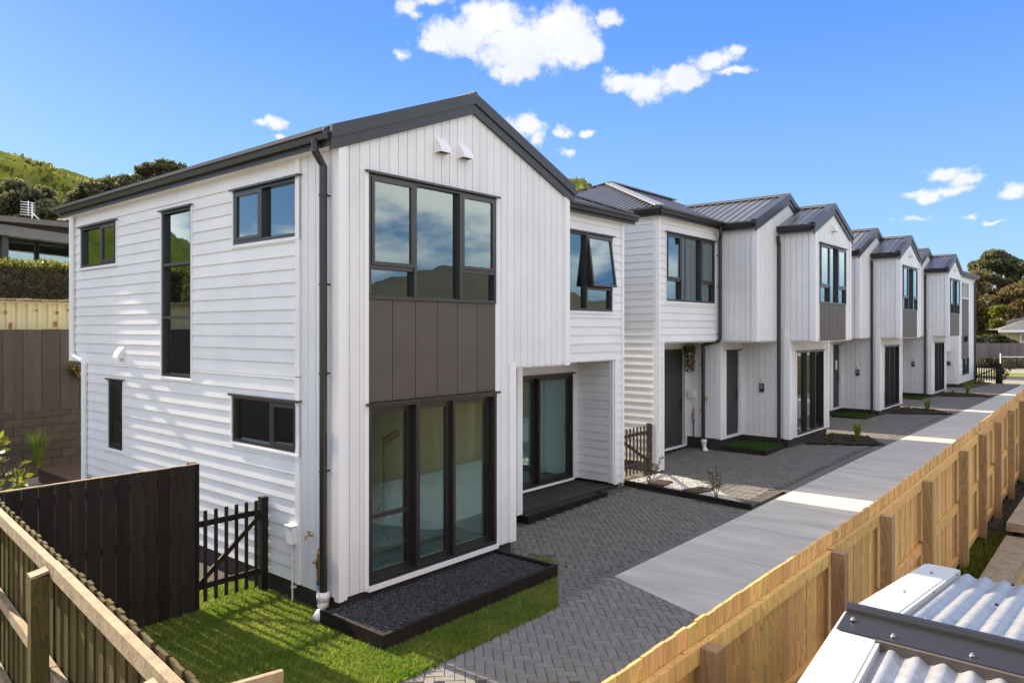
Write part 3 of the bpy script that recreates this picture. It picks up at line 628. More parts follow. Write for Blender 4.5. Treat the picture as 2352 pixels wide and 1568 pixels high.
    MB().box(X(12.735), X(17.2), 1.085, 8.4, -.3, .57).box(X(14.085), X(17.2), -.185, 1.0849, -.3, .55).box(X(9.43), X(12.72), 2.03, 8.4, -.3, .33).build('foundation', base_m, T)
    interior(T, [(X(9.6), X(12.5), 2.4, 7.5, .62, 2.95), (X(14.2), X(17.1), -.1, 7.5, .62, 2.95), (X(9.55), X(16.8), 1.2, 8.3, 3.25, 5.9), (X(14.2), X(17.0), -.74, 1.2, 3.25, 5.9)], 0,
             [(X(14.2), X(17.1), 3.5, 3.58, .62, 2.95), (X(17.1), X(17.16), 0, 3.5, .62, 2.95), (X(12.6), X(12.66), 1.2, 8.3, 3.25, 5.9), (X(9.6), X(12.6), 3.2, 3.28, 3.25, 5.9), (X(14.2), X(17.0), 2.2, 2.28, 3.25, 5.9)])
    q = MB()
    for i in range(14): q.box(X(9.85)+i*.17, X(9.85)+i*.17+.12, 1.35, 1.37, 4.0, 5.7)
    q.build('blind', curtain, T)
    h = 6.13; s = .411; yr = 4.75; zr = h + s*(yr-.93)
    q = MB(); roof_plane(q, [(X(9.28), .93, h), (X(17.05), .93, h), (X(17.05), yr, zr), (X(13.1), yr, zr)], (0, 1, s), .19)
    roof_plane(q, [(X(9.28), .93, h), (X(9.28), 8.57, h), (X(13.1), yr, zr)], (1, 0, s), .19, rib=(.07, .035)); roof_plane(q, [(X(9.28), 8.57, h), (X(17.05), 8.57, h), (X(17.05), yr, zr), (X(13.1), yr, zr)], (0, -1, s), .19)
    q.build('roof', roofm, T)
    q = MB().bar((X(9.26), .91, h+.04), (X(13.1), yr, zr+.04), .22, .03); q.build('hip_cap', capm, T)
    q = MB().bar((X(13.1), yr, zr+.05), (X(17.05), yr, zr+.05), .3, .04).bar((X(9.26), 8.59, h+.04), (X(13.1), yr, zr+.04), .26, .03); q.build('ridge_cap', roofm, T)
    plain(T, (X(17.0), .95), (X(17.0), 8.5), 5.95, 6.05, gable=1.5)
    gutter(T, (X(9.2), .93, h), (X(12.45), .93, h), (0, -1)); gutter(T, (X(9.28), 8.57, h), (X(9.28), .85, h), (-1, 0))
    MB().box(X(9.3), X(12.5), .94, 1.07, 5.94, 5.955).box(X(9.29), X(9.42), .95, 8.5, 5.94, 5.954).build('soffit', whitetrim, T)
    _, z2 = gable_roof(T, X(12.56), X(16.86), .05, 0, ze, .88, trunc=lambda z: min(max(.93 + (z-.02-h)/s, .95), 4.7))
    gutter(T, (X(12.43), .92, z2), (X(12.43), .07, z2), (-1, 0))
    _, z3 = gable_roof(T, X(14.05), X(17.1), -.87, .2, ze, .62)
    gutter(T, (X(13.92), .02, z3), (X(13.92), -.85, z3), (-1, 0))
    downpipe(T, [(X(12.28), .86, 6.0), (X(12.28), .86, 5.86), (X(12.44), .95, 5.7), (X(12.44), .95, 3.2), (X(12.44), .97, 3.13), (X(12.42), 1.4, 3.02), (X(12.58), 1.5, 2.98), (X(12.62), 1.5, 2.9), (X(12.62), 1.5, .4)], (5.3, 4.5, 3.3, 2.5, 1.3), r=.045, bdir=(0, 1, 0))
    elbow(T, X(12.60), 1.47, .22)
    downpipe(T, [(X(13.82), -.02, 5.85), (X(13.86), -.02, 5.7), (X(13.93), .0, 5.6), (X(13.93), .0, .4)], (5.2, 4.0, 2.3, 1.1), r=.045, bdir=(1, 0, 0))
    lightbox(T, (X(14.05), 1.05), (X(14.05), -.22), .55, 1.86)
    q = MB().vcyl(X(12.63), 1.78, 1.05, 1.35, .02, 8).vcyl(X(12.6), 1.78, 1.12, 1.2, .04, 10); q.build('water_valve', brass, T)
    MB().vcyl(X(12.63), 1.78, .97, 1.04, .024, 10).build('blue_tag', bluep, T); MB().vcyl(X(12.63), 1.78, .3, .97, .014, 8).build('conduit', dark, T)
    MB().box(X(12.58), X(12.695), 1.76, 1.9, 1.62, 1.8).build('meter_box', whitetrim, T)
    tap(T, X(12.69), 1.42, 1.6)
    return T
T2 = block(0, 'second white townhouse, past the picket gate, with the trailing red flower basket beside its entry')
DX = (8.87, 17.5)
T3 = block(DX[0], 'third white townhouse along the row, with a sheet of white paper on its dark door', note=True)
T4 = copy_tree(T2, None, (DX[1], 0, 0)); T4['label'] = 'fourth white townhouse, last one with the narrow double gable, next to the water heater wall'
# ------------------------------------------------------------------ end house
T5 = thing('townhouse', 'farthest townhouse at the street end, with one tall taupe panel below three small panes', 'house', (38.7, 0, .3), 'white townhouses in a row')
ES = ((38.7, 1.05), (38.7, -.1)); EF = ((38.7, -.1), (43.6, -.1))
wall(T5, 'v', *ES, .58, 6.3); wall(T5, 'h', *EF, .6, 6.3, [(.85, 3.1, .98, 5.9)], pitch=.2)
window(T5, *EF, .85, 3.1, 5.05, 5.9, [(1, [(1, 'fix')])]*3, trim=False, fm=whitetrim)
panels(T5, *EF, .855, 3.095, 1.9, 5.04, k=5); window(T5, *EF, .85, 3.1, .98, 1.89, [(1, [(1, 'fix')])]*2, head=False)
q = MB(); fe = Fr(*EF); fe.box(q, 1.8, 2.2, 2.75, 2.78, .004, .14); fe.box(q, 1.82, 1.86, 2.75, 3.05, .004, .12); fe.box(q, 2.14, 2.18, 2.75, 3.05, .004, .12); fe.box(q, 1.86, 2.14, 3.0, 3.05, .004, .05); q.build('wall_vent', dark, T5)
wall(T5, 'v', (35.6, 1.05), (38.7, 1.05), .58, 6.0); wall(T5, 'h', (35.6, 8.4), (35.6, 1.05), .5, 6.0)
plain(T5, (43.6, -.1), (43.6, 8.4), .3, 6.3); plain(T5, (43.6, 8.4), (35.6, 8.4), .3, 6.3)
MB().box(38.73, 43.57, -.07, 8.3, -.3, .59).box(35.65, 38.8, 1.1, 8.3, -.3, .57).build('foundation', base_m, T5)
q = MB(); roof_plane(q, [(38.5, -.25, 6.42), (43.8, -.25, 6.42), (43.8, 8.5, 6.42+.9), (38.5, 8.5, 7.32)], (0, 1, .103), .25); roof_plane(q, [(35.5, .93, 6.1), (38.5, .93, 6.1), (38.5, 8.5, 7.2), (35.5, 8.5, 7.2)], (0, 1, .14), .25); q.build('roof', roofm, T5)
gutter(T5, (38.4, -.25, 6.42), (43.85, -.25, 6.42), (0, -1)); interior(T5, [(38.9, 43.4, .1, 6, .7, 3.0), (38.9, 43.4, .1, 6, 3.4, 6.2)], 0, [(38.9, 43.4, 3, 3.1, .7, 6.2)])
downpipe(T5, [(43.45, -.3, 6.2), (43.45, -.18, 6.0), (43.45, -.18, .5)], (5, 3.6, 2.2, 1), r=.05)
MB().box(38.45, 38.69, .2, .68, 2.25, 2.9).build('water_heater', whitetrim, T5); MB().box(38.5, 38.69, .24, .62, 1.55, 1.75).build('hose_reel', greyt, T5)
q = MB(); q.tube([(38.6, .5, 2.25), (38.6, .5, 1.9), (38.62, .35, 1.85), (38.62, .35, 2.2)], .015, 6)
q.tube([(38.6, .3+.28*math.cos(a), 1.25+.5*math.sin(a)) for a in np.linspace(0, 2*math.pi, 20)], .014, 6); q.build('garden_hose', pvc, T5)
# ================================================================== ground
def st(o, kind='structure'): o['kind'] = kind; return o
FY = -5.27                                   # line of the new pine fence
def ground_z(x, y):
    z = gz(x)
    if y > 0 or True:
        if x > 48: z = .28
    if y < -6.0: z = -.5
    return z
xs = sorted(set(list(np.arange(-12, 60, 1.0)) + [-400, -200, -100, -60, -30, -20, 75, 100, 200, 400, 700]))
ys = [-500, -200, -80, -30, -15, -8, -6.02, -5.98, -5, -3, -1, 1, 4, 8, 12, 20, 40, 100, 250, 700]
q = MB(); vs = [(x, y, ground_z(x, y) - .06) for y in ys for x in xs]; nx = len(xs)
q.add(vs, [(j*nx+i, j*nx+i+1, (j+1)*nx+i+1, (j+1)*nx+i) for j in range(len(ys)-1) for i in range(nx-1)])
st(q.build('ground', groundm))
def sheet(name, poly, m, dz, step=1.0):
    """thin sheet following gz"""
    xs_ = [p[0] for p in poly]; q = MB(); x = min(xs_); n = max(1, int((max(xs_)-x)/step))
    def span(xx):
        ysx = []
        for a, b in zip(poly, poly[1:]+poly[:1]):
            if (a[0]-xx)*(b[0]-xx) <= 0 and abs(a[0]-b[0]) > 1e-9: t = (xx-a[0])/(b[0]-a[0]); ysx.append(a[1]+(b[1]-a[1])*t)
        return (min(ysx), max(ysx)) if ysx else None
    cuts = sorted(set([x + (max(xs_)-x)*i/n for i in range(n+1)] + xs_))
    for a, b in zip(cuts, cuts[1:]):
        A, B = span(a+1e-6), span(b-1e-6)
        if A and B: q.quad((a, A[0], gz(a)+dz), (b, B[0], gz(b)+dz), (b, B[1], gz(b)+dz), (a, A[1], gz(a)+dz))
    return st(q.build(name, m))
PE = [(-4.2, -1.70), (3.28, -1.70), (7, -1.84), (14.2, -2.05), (25, -2.2), (39.5, -2.4), (44, -2.4)]     # left edge of the drive
def pe(x): return float(np.interp(x, [p[0] for p in PE], [p[1] for p in PE]))
# lawn
lawn_poly = [(-3.3, -1.70), (1.95, -1.70), (3.4, -.62), (3.08, -.02), (0, -.02), (0, 8.2), (-3.3, 8.2)]
sheet('lawn', [(-3.6, -1.70), (1.95, -1.70), (3.4, -.62), (3.08, .0), (-3.6, .0)], lawnm, .0)
sheet('lawn', [(-3.6, .0), (.03, .0), (.03, 1.6), (-3.6, 1.6)], lawnm, .002)
sheet('garden_bed', [(-3.6, 1.6), (.03, 1.6), (.03, 12.6), (-3.6, 12.6)], soil, .004)
def inpoly(x, y, P):
    c = np.zeros(len(x), bool)
    for (x0, y0), (x1, y1) in zip(P, P[1:]+P[:1]):
        m = ((y0 > y) != (y1 > y)); t = (x1-x0)*(y-y0)/((y1-y0) if y1 != y0 else 1e-9)+x0
        c ^= m & (x < t)
    return c
def blades(name, P, n, h, w, m, zf, parent=None, lean=.6, holes=()):
    P = list(P); xa, xb = min(p[0] for p in P), max(p[0] for p in P); ya, yb = min(p[1] for p in P), max(p[1] for p in P)
    x = rng.uniform(xa, xb, n*3); y = rng.uniform(ya, yb, n*3); k = inpoly(x, y, P)
    for H in holes: k &= ~inpoly(x, y, list(H))
    x = x[k][:n]; y = y[k][:n]; n = len(x); a = rng.uniform(0, 2*np.pi, n); hh = h*rng.uniform(.5, 1.3, n); b = rng.uniform(0, 2*np.pi, n); ln = lean*hh*rng.uniform(.2, 1, n)
    z = np.array([zf(v) for v in x]); off = wloc(parent)
    v = np.zeros((n, 4, 3)); ca, sa = np.cos(a)*w/2, np.sin(a)*w/2
    v[:, 0] = np.c_[x-ca, y-sa, z]; v[:, 1] = np.c_[x+ca, y+sa, z]
    v[:, 2] = np.c_[x+ca*.7+np.cos(b)*ln*.4, y+sa*.7+np.sin(b)*ln*.4, z+hh*.6]; v[:, 3] = np.c_[x+np.cos(b)*ln, y+np.sin(b)*ln, z+hh]
    v -= np.array(off); me = bpy.data.meshes.new(name); idx = np.arange(n)[:, None]*4
    f = np.concatenate([idx+[0, 1, 2], idx+[0, 2, 3]], 1).reshape(-1)
    me.vertices.add(n*4); me.vertices.foreach_set('co', v.reshape(-1)); me.loops.add(len(f)); me.loops.foreach_set('vertex_index', f)
    me.polygons.add(n*2); me.polygons.foreach_set('loop_start', np.arange(n*2)*3); me.update(calc_edges=True); me.materials.append(m)
    o = bpy.data.objects.new(name, me); COL.objects.link(o); o.parent = parent; return o
bed1 = [(-.24, -1.09), (2.82, -1.09), (2.82, .0), (-.24, .0)]
GP = [(-3.3, -1.72), (1.97, -1.72), (3.41, -.63), (3.05, -.06), (2.86, -.06), (-.02, -.02), (-.02, 2.2), (-3.3, 2.2)]
g_ = blades('grass', GP, 240000, .062, .010, grassm, lambda x: -.005, holes=[bed1], lean=.9); g_['kind'] = 'stuff'; g_['label'] = 'short green lawn grass between the side fence and the house'
# ------------------------------------------------------------------ paving
def paver_mesh(L_=.2, W_=.1, h=.03, c=.006):
    a, b = L_/2-.0025, W_/2-.0025
    q = MB(); q.add([(-a,-b,-h),(a,-b,-h),(a,b,-h),(-a,b,-h),(-a,-b,-c),(a,-b,-c),(a,b,-c),(-a,b,-c),(-a+c,-b+c,0),(a-c,-b+c,0),(a-c,b-c,0),(-a+c,b-c,0)],
          [(0,1,5,4),(1,2,6,5),(2,3,7,6),(3,0,4,7),(4,5,9,8),(5,6,10,9),(6,7,11,10),(7,4,8,11),(8,9,10,11)])
    return q
def paving(name, label, poly, m, ang, dz, holes=(), size=(.2, .1), far=None, cap=290, border=None):
    xa, xb = min(p[0] for p in poly), max(p[0] for p in poly); ya, yb = min(p[1] for p in poly), max(p[1] for p in poly)
    base = sheet(name, poly, joint, dz-.012); base['label'] = label
    Lh, Wh = size; sp = []; cx, cy = (xa+xb)/2, (ya+yb)/2; rad = math.hypot(xb-xa, yb-ya)/2 + .4; n = int(rad/Wh)+2
    ca, sa = math.cos(ang), math.sin(ang)
    # herringbone of 2:1 units on a Wh grid
    for i in range(-n, n):
        for j in range(-n, n):
            k = (i - j) % 4
            if k == 0: c = ((i+1)*Wh, (j+.5)*Wh, 0)
            elif k == 3: c = ((i+.5)*Wh, (j+1)*Wh, 1)
            else: continue
            x = cx + c[0]*ca - c[1]*sa; y = cy + c[0]*sa + c[1]*ca; sp.append((x, y, ang + (math.pi/2 if c[2] else 0)))
    X_ = np.array([s[0] for s in sp]); Y_ = np.array([s[1] for s in sp]); k = inpoly(X_, Y_, list(poly))
    if border:
        k &= inpoly(X_, Y_, list(border['inner']))
    for H in holes: k &= ~inpoly(X_, Y_, list(H))
    sp = [s for s, kk in zip(sp, k) if kk]
    if border:
        for (p, q_) in border['lines']:
            a = Vector(p); b = Vector(q_); Ln = (b-a).length; d = (b-a)/Ln; th = math.atan2(d.y, d.x)+math.pi/2; cnt = int(Ln/Wh)
            for t in range(cnt): c = a + d*(t+.5)*Ln/cnt; sp.append((c.x, c.y, th))
    C0 = co.location; sp.sort(key=lambda s: (s[0]-C0.x)**2 + (s[1]-C0.y)**2)
    # only those the camera can see count as near
    me = None; joined = MB(); pm = paver_mesh(Lh, Wh); cnt = 0
    fx, fy = math.cos(R(40.4)), math.sin(R(40.4))
    for (x, y, th) in sp:
        z = gz(x) + dz + rng.uniform(-.0025, .0025)
        rx, ry = x-C0.x, y-C0.y; dd = rx*fx+ry*fy; px = (rx*fy - ry*fx)/dd*1684 if dd > .5 else 1e9; py = (3.42-z)/max(dd, .01)*1684
        vis = abs(px) < 1180 and py < 812
        if cnt < cap and vis and (-5.2 < y):
            if me is None: o = pm.build('paver', m, base); me = o.data
            else: o = bpy.data.objects.new('paver', me); COL.objects.link(o); o.parent = base
            o.location = (x, y, z); o.rotation_euler = (rng.uniform(-.008, .008), rng.uniform(-.008, .008), th); cnt += 1
        elif vis:
            c_, s_ = math.cos(th), math.sin(th); joined.add([(x+v[0]*c_-v[1]*s_, y+v[0]*s_+v[1]*c_, z+v[2]) for v in pm.v], pm.f)
    if joined.v: j_ = joined.build('paver_field', m, base); j_['kind'] = 'stuff'
    return base
b1 = {'inner': [(3.6, -.65), (2.12, -1.52), (7.58, -1.72), (7.84, .8), (3.2, .95), (3.2, -.1)],
      'lines': [((2.05, -1.60), (7.62, -1.78)), ((2.02, -1.62), (3.5, -.60))]}
paving('paving', 'brown herringbone paving before the recessed sliding door', [(1.95, -1.70), (7.70, -1.86), (7.98, 1.0), (7.6, 2.0), (3.1, 1.05), (3.1, .0), (3.4, -.62)], paver_a, R(45), .012, border=b1,
       holes=[[(4.4, .8), (7.6, .8), (7.6, 2.1), (4.4, 2.1)]])
paving('paving', 'grey herringbone paving at the near end of the concrete drive', [(-4.2, -5.2), (2.35, -5.2), (3.44, -1.66), (-4.2, -1.66)], paver_b, R(45), .012, size=(.2, .1))
for dx in (0,) + DX:
    X = lambda v: v+dx
    pts = [(X(7.80), -1.72 if dx == 0 else pe(X(7.8))), (X(16.0), pe(X(16.0))+.12), (X(17.5), pe(X(17.5))+.12), (X(17.3), 1.0), (X(12.7), 2.0), (X(9.6), 2.0), (X(8.0) if dx == 0 else X(8.2), 1.05)]
    inner = [(p[0], p[1]) for p in pts]; inner[0] = (inner[0][0], inner[0][1]+.2); inner[1] = (inner[1][0], inner[1][1]+.2); inner[2] = (inner[2][0], inner[2][1]+.2)
    paving('paving', ['brown herringbone paving before the flower basket entry', 'brown paving before the door with the paper notice', 'brown paving before the fourth townhouse'][(0,)+DX and ((0,)+DX).index(dx)], pts, paver_a, R(45), .012, size=(.2, .1),
           holes=[[(X(7.6), -1.6), (X(9.35), -.1), (X(9.35), 1.2), (X(7.6), 1.4)], [(X(14.9), -.2), (X(16.0), -2.2), (X(17.3), -1.4), (X(17.4), -.2)]] if dx == 0 else [[(X(14.9), -.2), (X(16.0), -2.2), (X(17.3), -1.4), (X(17.4), -.2)]],
           cap=290 if dx == 0 else 0, border={'inner': inner, 'lines': [((X(9.4) if dx == 0 else X(7.9), pe(X(9 if dx == 0 else 7.9))+.11), (X(17.4), pe(X(17.4))+.11))]})
# ------------------------------------------------------------------ concrete drive
drive = sheet('drive', [(3.28, -1.72)] + [(p[0], p[1]) for p in PE[2:]] + [(44, -5.15), (2.12, -5.15)], soil, -.02)
cuts = [3.28, 5.05, 6.65, 8.4, 10.1] + list(np.arange(11.9, 44.1, 1.8)); 
for i, (a, b) in enumerate(zip(cuts, cuts[1:])):
    a1 = a+.007; b1_ = b-.007; sk = .32 if i else 1.12; sk2 = .32; q = MB()
    ya0, yb0 = pe(a1), pe(b1_)
    lo = [(a1-sk, -5.12), (b1_-sk2, -5.12), (b1_, yb0), (a1, ya0)]
    P = [(x, y, gz(x)-.04) for x, y in lo]; Q = [(x, y, gz(x)+.022) for x, y in lo]; q.hexa(P+Q); q.build('concrete_slab', concrete, drive)
# ------------------------------------------------------------------ stones
def stones(name, poly, n, r, m, z0, parent, flat=.6):
    xa, xb = min(p[0] for p in poly), max(p[0] for p in poly); ya, yb = min(p[1] for p in poly), max(p[1] for p in poly)
    x = rng.uniform(xa, xb, n*4); y = rng.uniform(ya, yb, n*4); k = inpoly(x, y, list(poly)); x = x[k][:n]; y = y[k][:n]; n = len(x)
    base = np.array([(1, 0, 0), (0, 1, 0), (-1, 0, 0), (0, -1, 0), (0, 0, 1), (0, 0, -1)], float)
    fs = np.array([(0, 1, 4), (1, 2, 4), (2, 3, 4), (3, 0, 4), (1, 0, 5), (2, 1, 5), (3, 2, 5), (0, 3, 5)])
    v = np.repeat(base[None], n, 0) * rng.uniform(.55, 1.2, (n, 6, 1)) * (r*rng.uniform(.6, 1.3, (n, 1, 1)))
    a = rng.uniform(0, 6.28, n); c, s = np.cos(a)[:, None], np.sin(a)[:, None]; X_ = v[..., 0]*c - v[..., 1]*s; Y_ = v[..., 0]*s + v[..., 1]*c
    tl = rng.uniform(-.7, .7, (n, 1)); Zz = v[..., 2]*flat + X_*tl; off = wloc(parent)
    zz = np.array([z0(q) if callable(z0) else z0 for q in x]) + rng.uniform(-.004, .012, n)
    V = np.stack([X_ + x[:, None]-off.x, Y_ + y[:, None]-off.y, Zz + zz[:, None]-off.z], -1)
    me = bpy.data.meshes.new(name); f = (np.arange(n)[:, None, None]*6 + fs[None]).reshape(-1)
    me.vertices.add(n*6); me.vertices.foreach_set('co', V.reshape(-1)); me.loops.add(len(f)); me.loops.foreach_set('vertex_index', f.astype(np.int32))
    me.polygons.add(n*8); me.polygons.foreach_set('loop_start', np.arange(n*8)*3); me.update(calc_edges=True); me.materials.append(m)
    o = bpy.data.objects.new(name, me); COL.objects.link(o); o.parent = parent; o['kind'] = 'stuff'; return o
def planter(label, x0, x1, y0, y1, h, back=True):
    t = thing('planter_box', label, 'planter', ((x0+x1)/2, (y0+y1)/2, 0)); w = .05
    MB().box(x0, x1, y0, y0+w, -.1, h).build('edge_board', blackt, t)
    MB().box(x1-w, x1, y0+w+.002, y1, -.1, h-.003).build('edge_board', blackt, t); MB().box(x0, x0+w, y0+w+.002, y1, -.1, h-.003).build('edge_board', blackt, t)
    MB().box(x0+w, x1-w, y0+w, y1, -.1, h-.06).build('soil_bed', soil, t)
    A = (x1-x0)*(y1-y0); stones('gravel', [(x0+w, y0+w), (x1-w, y0+w), (x1-w, y1), (x0+w, y1)], int(A*3200), .016, blkgrav, h-.055, t)
    return t
planter('black timber planter of black gravel under the wide front sliding door', -.24, 2.82, -1.09, .03, .2)
planter('black timber planter of dark gravel in the recess of the nearest house', 4.55, 7.05, .84, 1.94, .2)
# ------------------------------------------------------------------ white gravel bed
wb = thing('gravel_bed', 'white gravel bed with two stepping slabs before the picket gate', 'garden bed', (8.5, 0, .15))
WP = [(8.02, 1.15), (9.32, .98), (9.3, .25), (9.18, -.08), (7.92, -1.62), (7.76, -1.55)]
sheet_ = MB(); sheet_.add([(x, y, gz(x)+.02) for x, y in WP], [tuple(range(len(WP)))]); sheet_.build('gravel_base', whtgrav, wb)
stones('gravel', WP, 9000, .017, whtgrav, lambda x: gz(x)+.022, wb)
MB().bar((7.72, -1.80, .15), (8.0, 1.05, .17), .05, .19).build('edge_board', blackt, wb)
for c, a in (((8.45, .45), .1), ((8.35, -.45), -.25)):
    q = MB(); q.box(-.27, .27, -.17, .17, -.02, .03); o = q.build('stepping_slab', deckm); o.parent = wb; o.location = (c[0]-8.5, c[1], gz(c[0])+.035-.15); o.rotation_euler = (0, 0, a)
# ------------------------------------------------------------------ plants
def shrub(name, label, cat, x, y, z, h, stems, leaves, ls, ml, group=None, spread=.25, mstem=None, fl=None):
    t = thing(name, label, cat, (x, y, z), group); q = MB(); tips = []
    for i in range(stems):
        a = i*2.4+.5; sp_ = spread*(.3+.7*rng.random()) if i else .03; hh = h*(1-.35*rng.random()*(i > 0))
        pts = [(x, y, z), (x+sp_*.5*math.cos(a), y+sp_*.5*math.sin(a), z+hh*.5), (x+sp_*math.cos(a), y+sp_*math.sin(a), z+hh)]
        q.tube(pts, .008, 5, .003); tips.append(pts)
    q.build('stem', mstem or twig, t); q = MB()
    for i in range(leaves):
        p = tips[i % stems]; u = .35+.65*rng.random(); a = Vector(p[1]).lerp(Vector(p[2]), (u-.5)*2) if u > .5 else Vector(p[0]).lerp(Vector(p[1]), u*2)
        d = Vector(rng.normal(size=3)); d.z = abs(d.z)*.6; d.normalize(); e = d.cross(Vector(rng.normal(size=3))).normalized(); w = ls*.25
        m_ = a + d*ls*.5; q.add([a, m_+e*w, a+d*ls, m_-e*w], [(0, 1, 2, 3)])
    q.build('foliage', ml, t)
    if fl:
        q = MB()
        for i in range(fl[1]):
            p = tips[i % stems]; c = Vector(p[2]) + Vector(rng.normal(size=3))*.05; d = .02; q.add([c+Vector((d,0,0)), c+Vector((0,d,0)), c-Vector((d,0,0)), c-Vector((0,d,0)), c+Vector((0,0,d)), c-Vector((0,0,d))], [(0,1,4),(1,2,4),(2,3,4),(3,0,4),(1,0,5),(2,1,5),(3,2,5),(0,3,5)])
        q.build('flower', fl[0], t)
    return t
def tuft(label, x, y, z, h, n=60, ml=None, group=None, spread=.5, w=.012):
    t = thing('grass_tuft', label, 'plant', (x, y, z), group); q = MB()
    for i in range(n):
        a = rng.uniform(0, 6.28); r = rng.uniform(0, .05); hh = h*rng.uniform(.5, 1); ou = hh*spread*rng.uniform(.1, 1)
        b = Vector((x+r*math.cos(a), y+r*math.sin(a), z)); m_ = b+Vector((ou*.35*math.cos(a), ou*.35*math.sin(a), hh*.65)); tp = b+Vector((ou*math.cos(a), ou*math.sin(a), hh)); e = Vector((-math.sin(a), math.cos(a), 0))*w/2
        q.add([b-e, b+e, m_+e*.8, m_-e*.8, tp], [(0, 1, 2, 3), (3, 2, 4)])
    q.build('foliage', ml or MATS['grass'], t); return t
shrub('young_shrub', 'thin leafy shrub in the white gravel, closest to the picket gate', 'shrub', 8.13, .52, gz(8.1)+.02, .72, 5, 170, .062, leaf_g)
shrub('young_shrub', 'thin leafy shrub at the driveway tip of the white gravel', 'shrub', 7.95, -1.03, gz(8)+.02, .66, 4, 140, .06, leaf_g)
def bed(dx, lab):
    X = lambda v: v+dx; P = [(X(14.95), -.30), (X(16.0), pe(X(16))+.02), (X(17.35), -1.3), (X(17.42), -.25)]
    t = thing('garden_bed', lab, 'garden bed', (X(16.3), -1, gz(X(16))))
    q = MB(); q.add([(x, y, gz(x)+.035) for x, y in P], [tuple(range(4))]); q.build('soil_bed', soil, t); stones('soil_crumbs', P, 1500, .03, soil, lambda x: gz(x)+.04, t)
    tuft(lab.replace('dark soil bed', 'green grass tuft in the dark soil bed'), X(16.45), -1.25, gz(X(16))+.03, .62, 130)
    tuft(lab.replace('dark soil bed', 'small brown sedge in the dark soil bed'), X(15.8), -.75, gz(X(16))+.03, .3, 50, leaf_o)
bed(0, 'dark soil bed beside the second townhouse and the drive'); bed(DX[0], 'dark soil bed beside the third townhouse and the drive'); bed(DX[1], 'dark soil bed beside the fourth townhouse and the drive')
def turfmat(dx, lab, g_):
    X = lambda v: v+dx; t = thing('turf_step', lab, 'step', (X(13.3), .4, gz(13)), g_)
    MB().box(X(12.72), X(13.98), -.12, 1.0, .2+gz(X(13))-.3, .40).build('platform', blackt, t); b = MB().box(X(12.76), X(13.94), -.08, .98, .40, .425).build('mat', turf, t)
    o = blades('turf_pile', [(X(12.76), -.08), (X(13.94), -.08), (X(13.94), .98), (X(12.76), .98)], 9000, .025, .008, turf, lambda x: .42, t); o['kind'] = 'stuff'
turfmat(0, 'artificial turf step below the door of the second townhouse', 'turf door steps'); turfmat(DX[0], 'artificial turf step below the door with the paper notice', 'turf door steps'); turfmat(DX[1], 'artificial turf step before the fourth townhouse', 'turf door steps')
def basket(label, x, y, z, flm, trail, r=.11, mb=None):
    t = thing('flower_basket', label, 'flower basket', (x, y, z)); q = MB()
    q.tube([(x, y, z-.1), (x, y, z-.05), (x, y, z), (x, y, z+.06)], r*.55, 12, r); q.build('pot', mb or terra, t); q = MB(); q2 = MB()
    for i in range(620):
        a = rng.uniform(0, 6.28); rr = r*1.6*rng.random()**.5; dz = rng.uniform(-trail, .12) if rng.random() < .6 else rng.uniform(0, .14); k = 1 if dz > -.05 else .8
        c = Vector((x+rr*math.cos(a)*k, y+rr*math.sin(a)*k, z+.06+dz)); d = Vector(rng.normal(size=3)).normalized(); e = d.cross(Vector((.3, .4, .8))).normalized(); l_ = .065
        q.add([c, c+d*l_*.5+e*.018, c+d*l_, c+d*l_*.5-e*.018], [(0, 1, 2, 3)])
        if i % 26 == 0:
            d = .022; q2.add([c+Vector((d,0,0)), c+Vector((0,d,0)), c-Vector((d,0,0)), c-Vector((0,d,0)), c+Vector((0,0,d)), c-Vector((0,0,d))], [(0,1,4),(1,2,4),(2,3,4),(3,0,4),(1,0,5),(2,1,5),(3,2,5),(0,3,5)])
    q.build('foliage', MATS['yellow_green_leaf'], t); q2.build('flower', flm, t); return t
basket('hanging pot of trailing leaves with red flowers on the entry wall', 12.52, 1.84, 2.76, redfl, .5, r=.10, mb=galv)
basket('hanging coir basket with pink flowers on the tall back fence', 1.6, 12.42, 2.35, pinkfl, .05, r=.2)

# ================================================================== fences
def pine_fence():
    t = thing('pine_fence', 'new golden pine paling fence with square posts along the drive', 'fence', (5, FY, 0))
    w = .118; x = -3.0; me = None
    i = 0
    while x < 44:
        z0, z1 = gz(x)-.0, gz(x)+1.80+rng.uniform(-.005, .005); y = FY + (.004 if i % 2 else 0)
        ww = w-.002
        if x < 24:
            if me is None: o = MB().box(0, ww, 0, .018, 0, 1.8).build('paling', pine); o.parent = t; me = o.data
            else: o = bpy.data.objects.new('paling', me); COL.objects.link(o); o.parent = t
            o.location = (x-5, y+.0-FY, z0); o.scale = (1, 1, (z1-z0)/1.8)
        else:
            if i % 1 == 0: FAR.box(x, x+ww, y, y+.018, z0, z1)
        x += w; i += 1
    FAR.build('far_palings', pine, t)['kind'] = 'stuff'
    px_ = [-3.2, -1.48, .77, 2.21, 3.98, 6.2, 7.8, 9.38] + list(np.arange(11.1, 44, 1.75))
    for a, b in zip(px_, px_[1:]):
        for h in (.22, .93, 1.64):
            dz = rng.uniform(-.012, .012)
            MB().bar((a, FY-.024, gz(a)+h+dz), (b-.004, FY-.024, gz(b)+h+dz), .042, .095).build('rail', pine, t)
    for a in px_: MB().box(a-.055, a+.055, FY-.145, FY-.047, gz(a)-.4, gz(a)+1.69).build('post', pinepost, t)
FAR = MB(); pine_fence()
